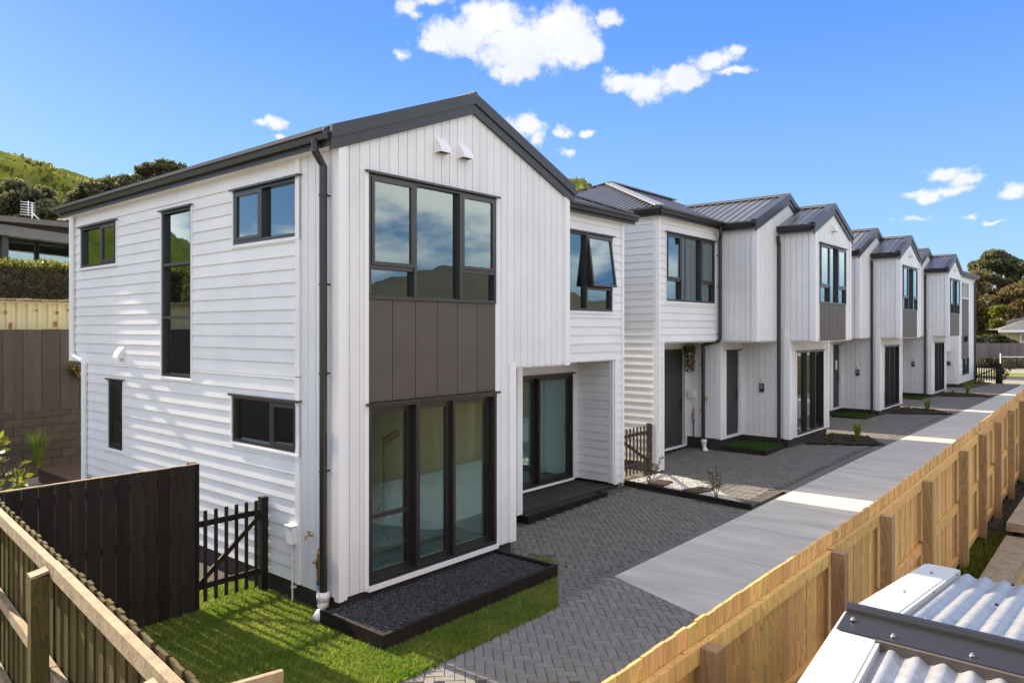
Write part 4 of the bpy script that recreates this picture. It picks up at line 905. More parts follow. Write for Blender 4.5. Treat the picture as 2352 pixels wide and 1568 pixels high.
def old_fence():
    t = thing('weathered_fence', 'old weathered mossy paling fence nearest the camera on the left', 'fence', (-3.4, -1, 0))
    a = Vector((-3.62, -3.9, 0)); b = Vector((-3.06, 1.42, 0)); d = (b-a).normalized(); nrm = Vector((-d.y, d.x, 0)); Ln = (b-a).length     # nrm points to -x side
    s = 0; i = 0
    while s < Ln:
        w = .105+rng.uniform(-.006, .008); p0 = a+d*s - nrm*(.012 if i % 2 else 0); h = 1.80+rng.uniform(-.012, .012)
        q = MB(); q.bar(p0 + Vector((0, 0, h/2)) + d*0, p0 + Vector((0, 0, h/2)) + d*(w-.012), .02, h); q.build('paling', oldw, t); s += w; i += 1
    for h, ww, hh in ((1.73, .055, .10), (1.0, .05, .09), (.3, .05, .09)):
        for s0, s1 in ((0, 2.6), (2.6, Ln)):
            MB().bar(a+d*s0 + nrm*.045 + Vector((0, 0, h)), a+d*(s1-.004) + nrm*.045 + Vector((0, 0, h+rng.uniform(-.01, .01))), ww, hh).build('rail', oldrail, t)
    for s0 in (.33, 2.62, 4.9):
        c = a+d*s0 + nrm*.13; MB().bar(c + Vector((0, 0, -.3)), c + Vector((0, 0, 1.70)), .11, .11, up=d).build('post', oldw, t)
        MB().bar(c - nrm*.055 + Vector((0, 0, 1.73)), c + nrm*.055 + Vector((0, 0, 1.705)), .12, .02).build('post_cap', oldrail, t)
    q = MB(); q.bar((-3.52, -3.86, 1.60), (-3.22, -3.93, 1.60), .03, .30); q.build('return_board', oldrail, t)
old_fence()
def black_fence():
    t = thing('black_fence', 'tall black stained board fence beside the small picket gate', 'fence', (-2, 1.45, 0)); x = -3.1
    while x < -.97:
        w = min(.15, -.95-x); MB().box(x, x+w-.009, 1.445, 1.468, .02, 1.80+rng.uniform(-.003, .003)).build('board', blackt, t); x += w
    for h in (.35, 1.0, 1.65): MB().box(-3.1, -.96, 1.47, 1.515, h-.045, h+.045).build('rail', blackt, t)
    MB().box(-1.04, -.95, 1.516, 1.60, -.2, 1.81).build('post', blackt, t)
    MB().box(-3.1, -.96, 1.44, 1.475, 1.805, 1.812).build('capping', oldrail, t)
black_fence()
def gate(label, P0, P1, z0, z1, n, brace=1, posts=(1, 1), pw=.042, gm_=None):
    blackt = gm_ or MATS['black_stained_timber']
    a = Vector((*P0, 0)); b = Vector((*P1, 0)); d = (b-a).normalized(); nn = Vector((d.y, -d.x, 0)); W_ = (b-a).length
    t = thing('picket_gate', label, 'gate', (a+b)/2 + Vector((0, 0, z0)))
    for k, p in enumerate((a, b)):
        if posts[k]: c = p + d*(-.05 if k == 0 else .05); MB().bar(c+Vector((0, 0, z0-.2)), c+Vector((0, 0, z1+.03)), .09, .09, up=d).build('post', blackt, t)
    for i in range(n):
        c = a + d*(W_*(i+.5)/n) + nn*.03; q = MB(); q.bar(c+Vector((0, 0, z0+.1)), c+Vector((0, 0, z1)), pw, .02, up=nn); q.build('picket', blackt, t)
    for z in (z0+.28, z1-.16): MB().bar(a+Vector((0, 0, z)), b+Vector((0, 0, z)), .035, .07).build('rail', blackt, t)
    za, zb = (z0+.31, z1-.2) if brace > 0 else (z1-.2, z0+.31)
    MB().bar(a+Vector((0, 0, za)), b+Vector((0, 0, zb)), .03, .06).build('brace', blackt, t); return t
gate('black picket gate between the black board fence and the nearest house', (-.93, 1.52), (-.12, 1.52), .02, 1.22, 6, 1, posts=(0, 1))
gate('dark brown picket gate across the alley between the first two houses', (8.1, 1.22), (9.28, 1.22), gz(8.7), 1.28, 8, -1, gm_=mat('brown_stained_timber', (.06, .042, .03), .75, (.04, .028, .02), 3, rnd=.2))
gate('black picket gate at the far street end beside the last house', (43.75, -.15), (43.8, -1.1), .42, 1.42, 8, 1, pw=.06)
paving('paving', 'dark brown paving beside the end house near the street gate', [(35.3, pe(35.3)+.1), (43.4, pe(43.4)+.1), (43.4, -1.15), (38.6, -.7), (38.6, 1.0), (35.4, 1.0)], paver_a, R(45), .012, cap=0)
t = thing('gate_pillar', 'dark timber pillar with a letterbox beside the far gate', 'letterbox', (43.8, -1.3, .3)); MB().box(43.65, 43.95, -1.42, -1.14, .0, 1.5).build('pillar', blackt, t); MB().box(43.4, 43.7, -1.55, -1.42, .95, 1.3).build('letterbox', gridm, t)
shrub('young_shrub', 'leafy shrub at the foot of the letterbox pillar', 'shrub', 43.0, -1.5, .35, 1.0, 7, 300, .12, leaf_d, spread=.5)
# back boundary: block wall with tall boards on top
t = thing('back_wall', 'concrete block retaining wall topped by tall grey boards behind the side yard', 'wall', (0, 12.6, 0)); y = 12.6
me = None; q = MB().box(-9, 9.5, y+.06, y+.25, -.3, 1.50).build('wall_core', blockm, t)
for r_ in range(8):
    for i in range(34):
        x0 = -5.2 + i*.4 + (.2 if r_ % 2 else 0)
        if x0 > 8.5: continue
        if me is None: o = MB().box(.004, .396, 0, .07, .004, .196).build('block', blockm); o.parent = t; me = o.data
        else: o = bpy.data.objects.new('block', me); COL.objects.link(o); o.parent = t
        o.location = (x0, y - 12.6 + rng.uniform(-.003, .003), -.06 + r_*.2)
x = -5.2; i = 0
while x < 8.5:
    w = .2+rng.uniform(-.02, .02); MB().box(x, x+w-.004, y-.02+(.014 if i % 2 else 0), y+.004+(.014 if i % 2 else 0), 1.5, 3.42+rng.uniform(-.01, .004)).build('board', greyt, t); x += w; i += 1
MB().box(-5.2, 8.5, y+.03, y+.07, 3.0, 3.1).box(-5.2, 8.5, y+.03, y+.07, 1.8, 1.9).build('rail', greyt, t)
# old board fence from the far end of the black fence back to the boundary on the left is hidden; the deck step
t = thing('deck_step', 'low reddish brown timber deck beside the far corner of the house', 'deck', (1.3, 10.5, 0))
q = MB().box(.42, 2.4, 8.6, 11.66, 0, .27); q.build('fascia', deckm, t)
for i in range(22): MB().box(.40, 2.4, 8.6+i*.14, 8.6+i*.14+.133, .272, .295).build('deck_board', deckm, t)
tuft('green grass clump on the soil before the block wall', .55, 12.1, 0.25, .95, 160, MATS['grass'], spread=.55, w=.02)
t = shrub('glossy_shrub', 'sunlit glossy shrub at the left edge behind the black fence', 'shrub', -2.62, 3.0, 0, 2.15, 14, 460, .13, leaf_y, spread=.5)
# container and hedge above the wall
t = thing('shipping_container', 'cream steel container with rust stains above the back fence', 'container', (0, 15, 3))
q = MB(); x = -5
while x < 6:
    for (xa, xb, ya, yb) in ((x, x+.07, 13.4, 13.4), (x+.07, x+.11, 13.4, 13.44), (x+.11, x+.18, 13.44, 13.44), (x+.18, x+.22, 13.44, 13.4)): q.quad((xa, ya, 1.5), (xb, yb, 1.5), (xb, yb, 4.05), (xa, ya, 4.05))
    x += .22
q.box(-5, 6, 13.45, 15.4, 1.5, 4.0); q.build('side_panel', creamm, t); MB().box(-5, 6, 13.38, 15.4, 4.05, 4.10).build('top_rail', creamm, t)
q = MB()
for (x, z, w, h) in ((-.4, 3.86, .05, .03), (.25, 3.82, .05, .05), (.35, 3.5, .06, .14), (.9, 3.88, .04, .03), (1.35, 3.83, .05, .06), (1.32, 3.55, .05, .1), (-1, 3.6, .04, .08), (.1, 3.97, .05, .05), (1.6, 3.9, .05, .05)):
    c = [(x+w*math.cos(a)*rng.uniform(.5, 1), 13.392, z+h*math.sin(a)*rng.uniform(.5, 1)) for a in np.linspace(0, 6.28, 9)[:-1]]; q.add(c, [tuple(range(8))])
q.build('rust_stain', rust, t)
q = MB()
for i in range(60): x = -5+i*.18; q.box(x, x+.17, 13.2+rng.uniform(0, .04), 13.9, 4.10+rng.uniform(0, .02), 4.15+rng.uniform(0, .02))
q.build('roof_lip', MATS['grey_roof'] and oldrail, t)
def leafmass(name, blobs, n, ls, m, parent=None, shell=.55, up=.35, **tags):
    """foliage: many small leaf quads scattered through lumpy crown volumes"""
    B = np.array(blobs, float); vol = (B[:, 3]*B[:, 4]*B[:, 5])**(2/3); k = rng.choice(len(B), n, p=vol/vol.sum())
    d = rng.normal(size=(n, 3)); d /= np.linalg.norm(d, axis=1)[:, None]; r = (shell + (1-shell)*rng.random(n))**.8
    r *= 1 + .13*np.sin(d[:, 0]*7+k*1.7) * np.sin(d[:, 1]*6+k) + .1*np.sin(d[:, 2]*9+k*2.3)
    c = B[k, :3] + d*B[k, 3:6]*r[:, None]
    u = rng.normal(size=(n, 3)) + d*.4; u[:, 2] += up; u /= np.linalg.norm(u, axis=1)[:, None]
    w = np.cross(u, rng.normal(size=(n, 3))); w /= np.linalg.norm(w, axis=1)[:, None]
    s = ls*rng.uniform(.6, 1.3, n)[:, None]; off = np.array(wloc(parent))
    V = np.stack([c, c+u*s*.5+w*s*.3, c+u*s, c+u*s*.5-w*s*.3], 1) - off
    me = bpy.data.meshes.new(name); me.vertices.add(n*4); me.vertices.foreach_set('co', V.reshape(-1)); me.loops.add(n*4); me.loops.foreach_set('vertex_index', np.arange(n*4, dtype=np.int32))
    me.polygons.add(n); me.polygons.foreach_set('loop_start', np.arange(n)*4); me.update(calc_edges=True); me.materials.append(m)
    o = bpy.data.objects.new(name, me); COL.objects.link(o); o.parent = parent
    for a, b in tags.items(): o[a] = b
    return o
t = thing('hedge', 'clipped dense hedge above the cream container', 'hedge', (0, 14.6, 3))
blobs = [(x, 14.9+rng.uniform(-.05, .05), 4.60+rng.uniform(-.05, .05), .45, .5, .55) for x in np.arange(-5, 6.3, .35)]
leafmass('foliage', blobs, 42000, .07, leaf_h, t, shell=.75)
leafmass('new_growth', [(x, 14.8, 5.07+rng.uniform(-.03, .03), .35, .45, .14) for x in np.arange(-5, 6.3, .3)], 12000, .075, leaf_y, t, shell=.3, up=1)
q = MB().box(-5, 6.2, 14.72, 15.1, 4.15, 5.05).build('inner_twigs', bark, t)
for x in np.arange(-4.5, 6, .9): q = MB().tube([(x, 14.75, 4.1), (x+.08, 14.6, 4.5), (x+.2, 14.5, 4.95)], .03, 5, .012); q.build('branch', bark, t)
# dark house above the hedge
t = thing('neighbour_house', 'dark flat roofed neighbour house with wide windows above the hedge', 'house', (2, 20, 5))
MB().box(-3.0, 8, 20.9, 27, 4.4, 6.61).build('wall', dark, t)
q = MB(); q.box(-3.2, 8.2, 18.4, 27.5, 6.62, 6.78); rr = q.build('roof', tiler, t)
q = MB(); q.hexa([(1.5, 18.6, 6.24), (8.2, 18.6, 5.90), (8.2, 19.0, 5.90), (1.5, 19.0, 6.24), (1.5, 18.6, 6.55), (8.2, 18.6, 6.10), (8.2, 19.0, 6.10), (1.5, 19.0, 6.55)]); q.build('fascia', roofm, rr)
MB().add([(1.6, 18.8, 6.5), (8, 18.8, 6.1), (8, 18.8, 6.62), (1.6, 18.8, 6.62), (1.6, 20.9, 6.5), (8, 20.9, 6.1), (8, 20.9, 6.62), (1.6, 20.9, 6.62)], [(0, 1, 2, 3), (4, 7, 6, 5), (0, 4, 5, 1), (3, 2, 6, 7)]).build('clerestory_cladding', greyt, t)
for x0, x1 in ((2.15, 3.03), (3.2, 4.12), (4.3, 5.2), (1.1, 2.0)):
    w_ = MB().box(x0-.05, x1+.05, 20.82, 20.9, 4.6, 6.3).build('window', dark, t); MB().box(x0, x1, 20.80, 20.815, 4.7, 6.24).build('pane', glass, w_)
for x in (1.72, 6.2): MB().box(x-.08, x+.08, 18.9, 19.1, 4.4, 6.3).build('post', dark, t)
aer = thing('tv_antenna', 'white television antenna on the dark neighbour house roof', 'antenna', (2.6, 19.5, 6.78))
q = MB().tube([(2.6, 19.5, 6.7), (2.6, 19.5, 7.4)], .02, 6).bar((2.6, 19.5, 7.1), (2.95, 19.5, 6.78), .03, .03); q.build('mast', whitetrim, aer)
q = MB()
for k in range(6): q.bar((2.28, 19.5, 7.02+k*.08), (2.68, 19.5, 7.02+k*.08), .016, .016)
q.bar((2.48, 19.45, 7.0), (2.48, 19.45, 7.46), .02, .02); q.build('element', whitetrim, aer)

# ================================================================== hills
farm = mat('bush_covered_ridge', (.045, .045, .033), .95, (.07, .066, .05), .3, bump=.5, bscale=1)
def hill(name, cx, cy, rad, h, nx=150, terr=4.6, seed=0, mm=None, sl_=.28):
    xs_ = np.linspace(-rad, rad, nx); gx_, gy = np.meshgrid(xs_, xs_); r = np.hypot(gx_, gy)/rad; a = np.arctan2(gy, gx_)
    rr = r*(1+.07*np.sin(3*a+seed)+.04*np.sin(7*a+1+seed)); dm = rr*rad; z = np.clip(np.minimum(h-sl_*dm, (rad-dm)*.9), 0, None)
    ph = z + 1.6*np.sin(gx_/27+seed)+1.1*np.sin(gy/23+gx_/39)+.5*np.sin(gx_/8.1+gy/16.3)+.2*np.sin(gx_/2.7+gy/9)
    fr_ = np.mod(ph, terr)/terr; st_ = (np.clip(fr_*2.9, 0, 1) - fr_)*terr*1.25*np.clip(z/15, 0, 1)
    z = z + st_ + (.22*np.sin(gx_/3.3+np.sin(gy/3))+.18*np.sin(gy/2.9+gx_/4))*np.clip(z/8, 0, 1) + rng.normal(size=z.shape)*.09
    V = np.stack([gx_+cx, gy+cy, z-1.5], -1).reshape(-1, 3); me = bpy.data.meshes.new(name); i = np.arange(nx-1); I, J = np.meshgrid(i, i)
    b = (J*nx+I).reshape(-1); f = np.stack([b, b+1, b+nx+1, b+nx], -1).reshape(-1); n = len(b)
    me.vertices.add(len(V)); me.vertices.foreach_set('co', V.reshape(-1)); me.loops.add(n*4); me.loops.foreach_set('vertex_index', f.astype(np.int32)); me.polygons.add(n); me.polygons.foreach_set('loop_start', np.arange(n)*4); me.update(calc_edges=True)
    me.polygons.foreach_set('use_smooth', [True]*n); me.materials.append(mm or hillm); o = bpy.data.objects.new(name, me); COL.objects.link(o); o['kind'] = 'structure'; return o
HA = hill('hill', 2.3, 208, 112, 52, 360, seed=.4)
HB = hill('hill', 178, 177, 125, 66, 300, seed=2.2, sl_=.38)
# the low ridge across the valley behind the camera, which the windows mirror
hill('ridge', 255, -255, 190, 35, 90, seed=1.1, mm=farm); hill('ridge', 90, -360, 190, 31, 90, seed=3.1, mm=farm); hill('ridge', -230, -250, 190, 45, 90, seed=5.1, mm=farm)
# rough tussock over the sunny hill
def tussock(ho, n, label, side):
    me_ = ho.data; co_ = np.zeros(len(me_.vertices)*3); me_.vertices.foreach_get('co', co_); co_ = co_.reshape(-1, 3)
    k = side(co_) & (co_[:, 2] > 4); P = co_[k]; P = P[rng.integers(0, len(P), n)] + rng.normal(size=(n, 3))*[.4, .4, 0]
    z_ = np.sin(P[:, 0]/3.1+np.sin(P[:, 1]/4.0))+np.sin(P[:, 2]*1.37); P = P[z_ + rng.normal(size=n)*.6 > -.2]; n = len(P)
    a = rng.uniform(0, 6.28, n); w = rng.uniform(.18, .5, n); h_ = rng.uniform(.25, .8, n); ca, sa = np.cos(a)*w, np.sin(a)*w
    V = np.stack([P-np.c_[ca, sa, .2+0*a], P+np.c_[ca, sa, -.2+0*a], P+np.c_[ca*.6+w*.4, sa*.6, h_], P+np.c_[-ca*.6+w*.4, -sa*.6, h_*.8]], 1)
    me = bpy.data.meshes.new('hill_tussock'); me.vertices.add(n*4); me.vertices.foreach_set('co', V.reshape(-1)); me.loops.add(n*4); me.loops.foreach_set('vertex_index', np.arange(n*4, dtype=np.int32))
    me.polygons.add(n); me.polygons.foreach_set('loop_start', np.arange(n)*4); me.update(calc_edges=True); me.materials.append(leaf_y)
    o = bpy.data.objects.new('hill_tussock', me); COL.objects.link(o); o['kind'] = 'stuff'; o['label'] = label
tussock(HA, 60000, 'rough yellow green tussock grass on the terraced hill at left', lambda c: (c[:, 1] < 212) & (c[:, 0] > -15))
tussock(HB, 30000, 'rough yellow green tussock grass on the hill behind the roofs', lambda c: (c[:, 1] < 200) & (c[:, 0] > 150))
# ================================================================== trees
def clump(blobs, k=11, f=.5):
    out = []
    for b in blobs:
        for _ in range(k):
            d = rng.normal(size=3); d /= np.linalg.norm(d); rr = rng.uniform(.35, .85); s = f*rng.uniform(.6, 1.15)
            out.append((b[0]+d[0]*b[3]*rr, b[1]+d[1]*b[4]*rr, b[2]+d[2]*b[5]*rr, b[3]*s, b[4]*s, (b[5]*.6+b[3]*.4)*s*.8))
    return out
def tree(name, label, x, y, z, h, blobs, n, ls, m, trunk_r=.25, group=None, limbs=5, mm2=None):
    blobs = clump(blobs); t = thing(name, label, 'tree', (x, y, z), group); q = MB(); q.tube([(x, y, z-.3), (x+.1, y, z+h*.25), (x-.1, y+.1, z+h*.5)], trunk_r, 8, trunk_r*.6)
    for i in range(min(limbs, len(blobs))):
        b = blobs[i]; q.tube([(x, y, z+h*.3), ((x+b[0])/2, (y+b[1])/2, z+h*.5+.1*i), (b[0], b[1], b[2]), (b[0]+b[3]*.5, b[1], b[2]+b[5]*.6)], trunk_r*.5, 6, .04)
    q.build('trunk', bark, t)
    if mm2:
        leafmass('crown', blobs, int(n*.6), ls, m, t, shell=.35); leafmass('outer_leaves', [(b[0], b[1], b[2]+b[5]*.15, b[3]*1.03, b[4]*1.03, b[5]*.95) for b in blobs], int(n*.4), ls, mm2, t, shell=.8, up=1.2)
    else: leafmass('crown', blobs, n, ls, m, t, shell=.35)
    return t
def at(px, py, dd):
    """point seen at photo pixel (px, py) at forward distance dd, used once to lay out the far trees"""
    l_ = (px-1176)/1684; F_ = Vector((math.cos(R(40.4)), math.sin(R(40.4)), 0)); R_ = Vector((math.sin(R(40.4)), -math.cos(R(40.4)), 0))
    p = Vector((-5.232, -7.122, 3.42)) + F_*dd + R_*(l_*dd); p.z = 3.42 + (756-py)/1684*dd; return p
def blobs_at(lst, dd, k=1.0):
    out = []
    for (px, py, rx, ry) in lst:
        p = at(px, py, dd+random.uniform(-2, 2)); s = dd/1684; out.append((p.x, p.y, p.z, rx*s*k, rx*s*k, ry*s*k))
    return out
lb = blobs_at([(20, 440, 40, 28), (60, 470, 45, 32), (95, 455, 30, 22), (110, 495, 35, 28), (25, 500, 45, 40), (-30, 460, 50, 45), (70, 520, 60, 30), (140, 500, 25, 25)], 48)
p = at(50, 620, 48); tree('pohutukawa_tree', 'dark spreading tree with dusty leaves left behind the neighbour house', p.x, p.y, 2, 9, lb, 40000, .26, leaf_d, .4, mm2=leaf_g)
lb = blobs_at([(215, 445, 30, 20), (255, 425, 32, 18), (180, 465, 25, 16), (295, 430, 28, 20), (240, 460, 40, 18), (300, 455, 40, 20)], 60)
p = at(250, 560, 60); tree('pohutukawa_tree', 'low clumpy dark tree at the hill foot just above the gutter', p.x, p.y, 5, 8, lb, 20000, .26, leaf_d, .4, mm2=leaf_g)
lb = blobs_at([(345, 395, 30, 14), (375, 388, 32, 12), (408, 390, 22, 10), (325, 412, 22, 12), (390, 405, 35, 12), (425, 400, 20, 10)], 62)
p = at(370, 520, 62); tree('pohutukawa_tree', 'rounded open crowned tree topping the roof line beside the hill', p.x, p.y, 6, 9, lb, 15000, .26, leaf_d, .35, mm2=leaf_g)
# trees at the street end
lb = blobs_at([(2235, 740, 22, 30), (2262, 715, 24, 30), (2250, 770, 30, 22), (2290, 720, 26, 26), (2300, 765, 34, 24), (2340, 745, 34, 30), (2270, 670, 22, 20), (2318, 665, 30, 20), (2360, 660, 26, 24)], 80)
p = at(2262, 800, 80); tree('dense_tree', 'dense dark olive tree filling the gap behind the grey board fence', p.x, p.y, .3, 8, lb, 36000, .3, leaf_d, .35, mm2=leaf_g)
lb = blobs_at([(2290, 602, 38, 22), (2262, 618, 26, 18), (2318, 612, 28, 22), (2335, 640, 30, 22), (2275, 640, 34, 14), (2360, 625, 30, 22), (2250, 640, 22, 14)], 84)
p = at(2300, 790, 84); tree('broad_tree', 'tallest broad crowned tree behind the far right house', p.x, p.y, .3, 13, lb, 52000, .34, leaf_g, .5, mm2=leaf_g)
lb = blobs_at([(2228, 640, 22, 20), (2222, 680, 24, 32), (2215, 740, 20, 45), (2245, 665, 18, 20), (2235, 720, 18, 40)], 74)
p = at(2226, 800, 74); tree('rusty_tree', 'rust brown tree beside the corner of the last townhouse', p.x, p.y, .3, 9, lb, 34000, .28, leaf_o, .35)
lb = blobs_at([(2320, 690, 40, 30), (2355, 700, 40, 40), (2280, 700, 32, 26), (2300, 740, 50, 32), (2260, 740, 26, 32), (2345, 670, 26, 18), (2262, 690, 20, 20)], 78)
p = at(2310, 800, 78); tree('mixed_tree', 'olive and yellow leafed tree above the far right house roof', p.x, p.y, .3, 8, lb, 60000, .3, leaf_g, .4, mm2=leaf_o)
lb = blobs_at([(2265, 725, 16, 14), (2290, 715, 16, 14), (2255, 760, 20, 16), (2285, 745, 18, 12), (2275, 775, 22, 12)], 72)
p = at(2270, 800, 72); tree('yellow_tree', 'small yellow green sunlit tree before the dark tree mass at right', p.x, p.y, .3, 5, lb, 12000, .26, leaf_y, .2)
t = thing('bush_row', 'dark green bushes before the pale far right house', 'bush', tuple(at(2290, 800, 66))); leafmass('foliage', blobs_at([(2262, 785, 16, 12), (2290, 782, 20, 12), (2320, 790, 14, 8), (2240, 790, 16, 14)], 66), 9000, .22, leaf_d, t)
# shade trees standing behind the row towards the sun; they dapple the side wall
def shade_tree(x, y, h, r, lab):
    bl = [(x+rng.uniform(-r, r)*.7, y+rng.uniform(-r, r)*.7, h*.72+rng.uniform(-r, r)*.45, r*.5, r*.5, r*.4) for _ in range(9)]
    tree('boundary_tree', lab, x, y, 2, h*.6, bl, 9000, .3, leaf_d, .2)
SHADE = True
# ================================================================== street end
t = thing('garden_bed', 'narrow soil strip with low plants before the end house', 'garden bed', (41, -.6, .4))
q = MB(); q.add([(38.7, -.68, .43), (43.5, -1.12, .44), (43.5, -.12, .44), (38.7, -.12, .43)], [(0, 1, 2, 3)]); q.build('soil_bed', soil, t)
leafmass('foliage', [(x, -.5+rng.uniform(-.2, .2), .5, .16, .16, .12) for x in np.arange(39, 43.3, .6)], 1200, .07, leaf_y, t)
st(MB().box(45.2, 51.5, -200, 120, .05, .24).build('road', asph)); st(MB().box(44.0, 45.1, -60, -.2, .05, .30).build('footpath', kerbm))
st(MB().box(51.52, 51.7, -200, 120, .05, .40).build('kerb', kerbm)); st(MB().box(51.72, 57, -200, 120, .05, .36).build('verge', MATS['grass']))
t = thing('mesh_fence', 'white pipe and wire mesh fence on the verge across the road', 'fence', tuple(at(2320, 850, 57)))
a = at(2298, 822, 57); a.z = .36; b = a + Vector((7, -14, 0)); n_ = 5
for i in range(n_+1): c = a.lerp(b, i/n_); MB().vcyl(c.x, c.y, .3, 1.55 if i == 0 else 1.3, .04, 8).build('post', whitetrim, t)
for z in (1.28,): MB().tube([(a.x, a.y, z), (b.x, b.y, z)], .025, 6).build('top_rail', whitetrim, t)
q = MB()
for i in range(90): c = a.lerp(b, i/90); q.bar((c.x, c.y, .35), (c.x, c.y, 1.28), .012, .012)
for z in np.arange(.42, 1.25, .14): q.bar((a.x, a.y, z), (b.x, b.y, z), .012, .012, )
q.build('wire_mesh', gridm, t)['kind'] = 'stuff'
t = thing('hedge', 'dark clipped hedge behind the white mesh fence', 'hedge', tuple(at(2330, 840, 60))); leafmass('foliage', blobs_at([(2262+i*14, 838, 12, 16) for i in range(8)], 60), 12000, .14, leaf_h, t)
t = thing('grey_fence', 'grey weathered board fence before the far right trees', 'fence', tuple(at(2300, 830, 62)))
a = at(2200, 830, 62); b = at(2420, 830, 62.5)
for i in range(64):
    c = a.lerp(b, i/64); e = a.lerp(b, (i+.94)/64); MB().bar((c.x, c.y, 1.25), (e.x, e.y, 1.25), .03, 2.0).build('board', gridm, t)
# pale house far right
t = thing('bungalow', 'pale green weatherboard bungalow with grey hip roof at far right', 'house', tuple(at(2345, 800, 68)))
F_ = Vector((math.cos(R(40.4)), math.sin(R(40.4)), 0)); c0 = at(2316, 790, 68); c0.z = .3
ux = Vector((.35, -.94, 0)).normalized(); uy = Vector((.94, .35, 0)).normalized()
def pb(u, v, z): p = c0 + ux*u + uy*v; return (p.x, p.y, z)
def ubox(q, u0, u1, v0, v1, z0, z1): return q.hexa([pb(u0, v0, z0), pb(u1, v0, z0), pb(u1, v1, z0), pb(u0, v1, z0), pb(u0, v0, z1), pb(u1, v0, z1), pb(u1, v1, z1), pb(u0, v1, z1)])
w_ = ubox(MB(), 0, 9, 0, 8, .3, 3.3).build('wall', housey, t)
for i in range(16): ubox(MB(), -.02, 9, -.03, 0, .5+i*.175, .5+i*.175+.15).build('weatherboard', housey, w_)
q = MB(); z0_ = 3.35; q.add([pb(-1, -1, z0_), pb(10, -1, z0_), pb(10, 9, z0_), pb(-1, 9, z0_), pb(4, 4, 5.1), pb(5, 4, 5.1)], [(0, 1, 5, 4), (1, 2, 5), (2, 3, 4, 5), (3, 0, 4), (3, 2, 1, 0)]); r_ = q.build('roof', tiler, t)
ubox(MB(), -1.02, 10.02, -1.06, -.98, z0_-.22, z0_+.02).build('gutter', whitetrim, r_)
f_ = ubox(MB(), .9, 3.0, -.10, -.04, 1.0, 3.0).build('window', whitetrim, t)
for i in range(4):
    for j in range(3): ubox(MB(), 1.0+i*.5, 1.42+i*.5, -.13, -.105, 1.1+j*.63, 1.65+j*.63).build('pane', glass, f_)
# ================================================================== right foreground
t = thing('timber_retaining_wall', 'stepped timber retaining wall beyond the pine fence on the right', 'wall', (8, -5.8, 0))
x = 3.0
for i, (xa, xb, z) in enumerate([(3, 5.2, .42), (5.2, 7.6, .42), (7.6, 10, .60), (10, 12.5, .60), (12.5, 15, .72), (15, 18, .72), (18, 24, .8)]):
    MB().box(xa+.004, xb-.004, -6.0, -5.68, z-.12, z).build('cap_board', oldrail, t)
    for k in range(5): MB().box(xa+.006, xb-.006, -5.98, -5.9, z-.13-.19*(k+1), z-.13-.19*k-.008).build('plank', pinepost, t)
    MB().box(xb-.2, xb-.06, -6.1, -5.985, -.5, z-.1).build('post', pinepost, t)
q = MB(); q.add([(3, -5.69, .15), (26, -5.69, .5), (26, -5.29, .5), (3, -5.29, .15)], [(0, 1, 2, 3)]); sb = q.build('soil_strip', soil); sb['kind'] = 'structure'
s_ = stones('soil_clods', [(3, -5.68), (20, -5.68), (20, -5.3), (3, -5.3)], 6000, .045, soil, lambda x: .15+.35*(x-3)/23, None); s_['label'] = 'dark crumbly soil between the pine fence and the retaining wall'
w_ = blades('weeds', [(3, -5.68), (8.2, -5.68), (8.2, -5.3), (3, -5.3)], 5000, .09, .02, MATS['yellow_green_leaf'], lambda x: .15+.35*(x-3)/23, None); w_['kind'] = 'stuff'; w_['label'] = 'green weeds at the foot of the pine fence posts'
# shed with corrugated roof
t = thing('garden_shed', 'small shed with corrugated silver roof and dark ridge cap at bottom right', 'shed', (-.8, -8, 0))
xr, zr, yl, ye = -1.33, 2.0, -6.02, -10.5; sF, sN = .112, .166
def corr(name, x0, x1, zf, ys_, m):
    q = MB(); n_ = int((ys_[0]-ys_[1])/.0131); ya = [ys_[0] - i*.0131 for i in range(n_+1)]
    for i, yy in enumerate(ya): pass
    vs = []; 
    for x in (x0, x1):
        for yy in ya: vs.append((x, yy, zf(x) + .0125*math.sin((yy-ys_[0])*2*math.pi/.105)))
    k = len(ya); q.add(vs, [(i, i+1, k+i+1, k+i) for i in range(k-1)]); return q.build(name, m, t, smooth=True)
corr('roof_sheet', xr, xr+1.85, lambda x: zr-.03-(x-xr)*sF, (yl-.16, ye), galv); corr('roof_sheet', xr-1.6, xr, lambda x: zr-.03-(xr-x)*sN, (yl-.17, ye), galv)
def slopebox(x0, x1, y0, y1, zf, h0, h1): return MB().hexa([(x0, y0, zf(x0)+h0), (x1, y0, zf(x1)+h0), (x1, y1, zf(x1)+h0), (x0, y1, zf(x0)+h0), (x0, y0, zf(x0)+h1), (x1, y0, zf(x1)+h1), (x1, y1, zf(x1)+h1), (x0, y1, zf(x0)+h1)])
zF = lambda x: zr-(x-xr)*sF; zN = lambda x: zr-(xr-x)*sN
slopebox(xr, xr+1.86, yl-.175, yl, zF, -.02, 0).build('barge_flashing', whitefl, t); slopebox(xr-1.6, xr-.002, yl-.175, yl, zN, -.02, 0).build('barge_flashing', whitefl, t)
slopebox(xr, xr+1.86, yl-.195, yl-.175, zF, -.045, -.004).build('flashing_lip', whitefl, t); slopebox(xr-1.6, xr-.002, yl-.195, yl-.175, zN, -.045, -.004).build('flashing_lip', whitefl, t)
slopebox(xr-1.6, xr+1.85, yl+.001, yl+.02, lambda x: zF(x) if x > xr else zN(x), -.12, 0) 
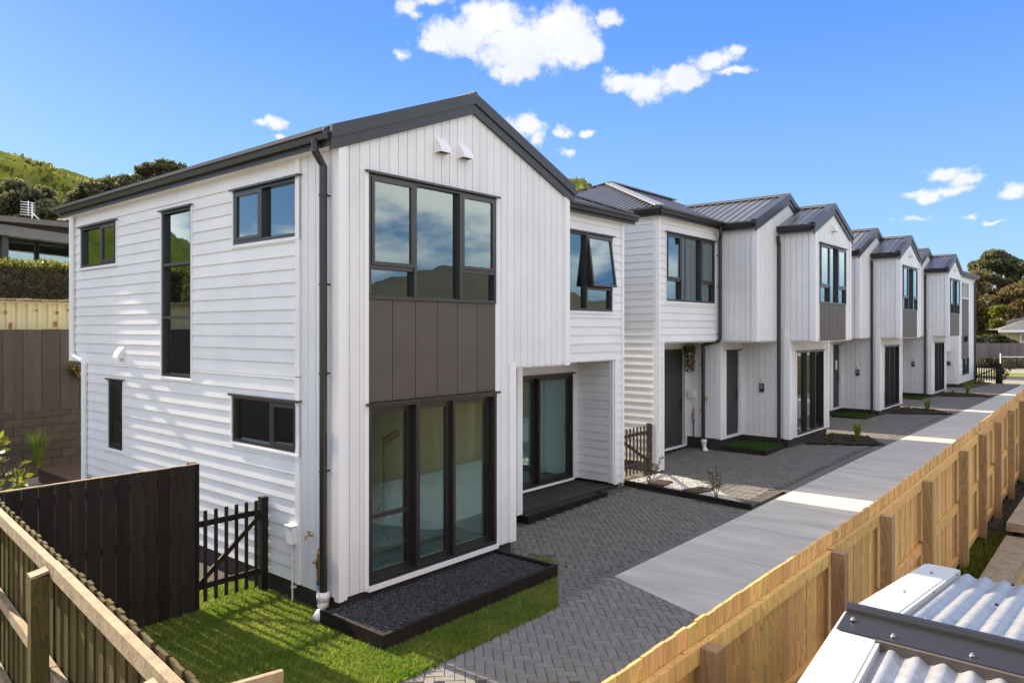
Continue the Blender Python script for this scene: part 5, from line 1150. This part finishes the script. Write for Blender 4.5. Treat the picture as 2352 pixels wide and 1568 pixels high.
slopebox(xr, xr+1.86, yl+.001, yl+.02, zF, -.16, -.005).build('barge_flashing', whitefl, t); slopebox(xr-1.6, xr-.002, yl+.001, yl+.02, zN, -.16, -.005).build('barge_flashing', whitefl, t)
q = MB()
prof = [(-.19, zN(xr-.19)+.012), (-.03, zr+.012), (-.028, zr+.03), (-.012, zr+.05), (.012, zr+.05), (.028, zr+.03), (.03, zr+.012), (.16, zF(xr+.16)+.010)]
vs = []
for yy in (yl-.0, ye): vs += [(xr+px_, yy, pz_) for px_, pz_ in prof] + [(xr+px_, yy, pz_-.006) for px_, pz_ in reversed(prof)]
k = len(prof)*2; q.add(vs, [(i, (i+1) % k, (i+1) % k+k, i+k) for i in range(k)] + [tuple(range(k)), tuple(range(2*k-1, k-1, -1))]); q.build('ridge_cap', dark, t)
q = MB(); n_ = 260
for i in range(n_):      # rubber closure strip under the lower edge of the cap
    y0 = yl-.175-i*.0131; y1 = y0-.0131; w0 = .0125*math.sin((y0-yl+.17)*2*math.pi/.105); w1 = .0125*math.sin((y1-yl+.17)*2*math.pi/.105); xx = xr-.205; zz = zN(xx)
    q.add([(xx, y0, zz-.03+w0), (xx, y1, zz-.03+w1), (xx, y1, zz+.006), (xx, y0, zz+.006), (xx+.03, y0, zz+.012), (xx+.03, y1, zz+.012)], [(0, 1, 2, 3), (3, 2, 5, 4)])
q.build('foam_closure', brown, t)
def screw(x, y, z): return MB().vcyl(x, y, z, z+.006, .011, 8).vcyl(x, y, z+.006, z+.014, .006, 6)
for i in range(9):
    y = yl-.24-i*.315; screw(xr-.15, y, zN(xr-.15)+.014).build('roofing_screw', galv, t); screw(xr+.13, y-.08, zF(xr+.13)+.012).build('roofing_screw', galv, t)
    screw(xr+1.0, y+.05, zF(xr+1.0)-.018).build('roofing_screw', dark, t); screw(xr+1.72, y+.05, zF(xr+1.72)-.018).build('roofing_screw', dark, t)
for x in (xr+.75, xr+1.5): screw(x, yl-.09, zF(x)+.001).build('roofing_screw', galv, t)
screw(xr-.1, yl-.05, zN(xr-.1)+.02).build('roofing_screw', galv, t)
MB().box(xr-1.45, xr+1.7, ye, yl-.02, -.5, 1.62).build('wall', greyt, t)
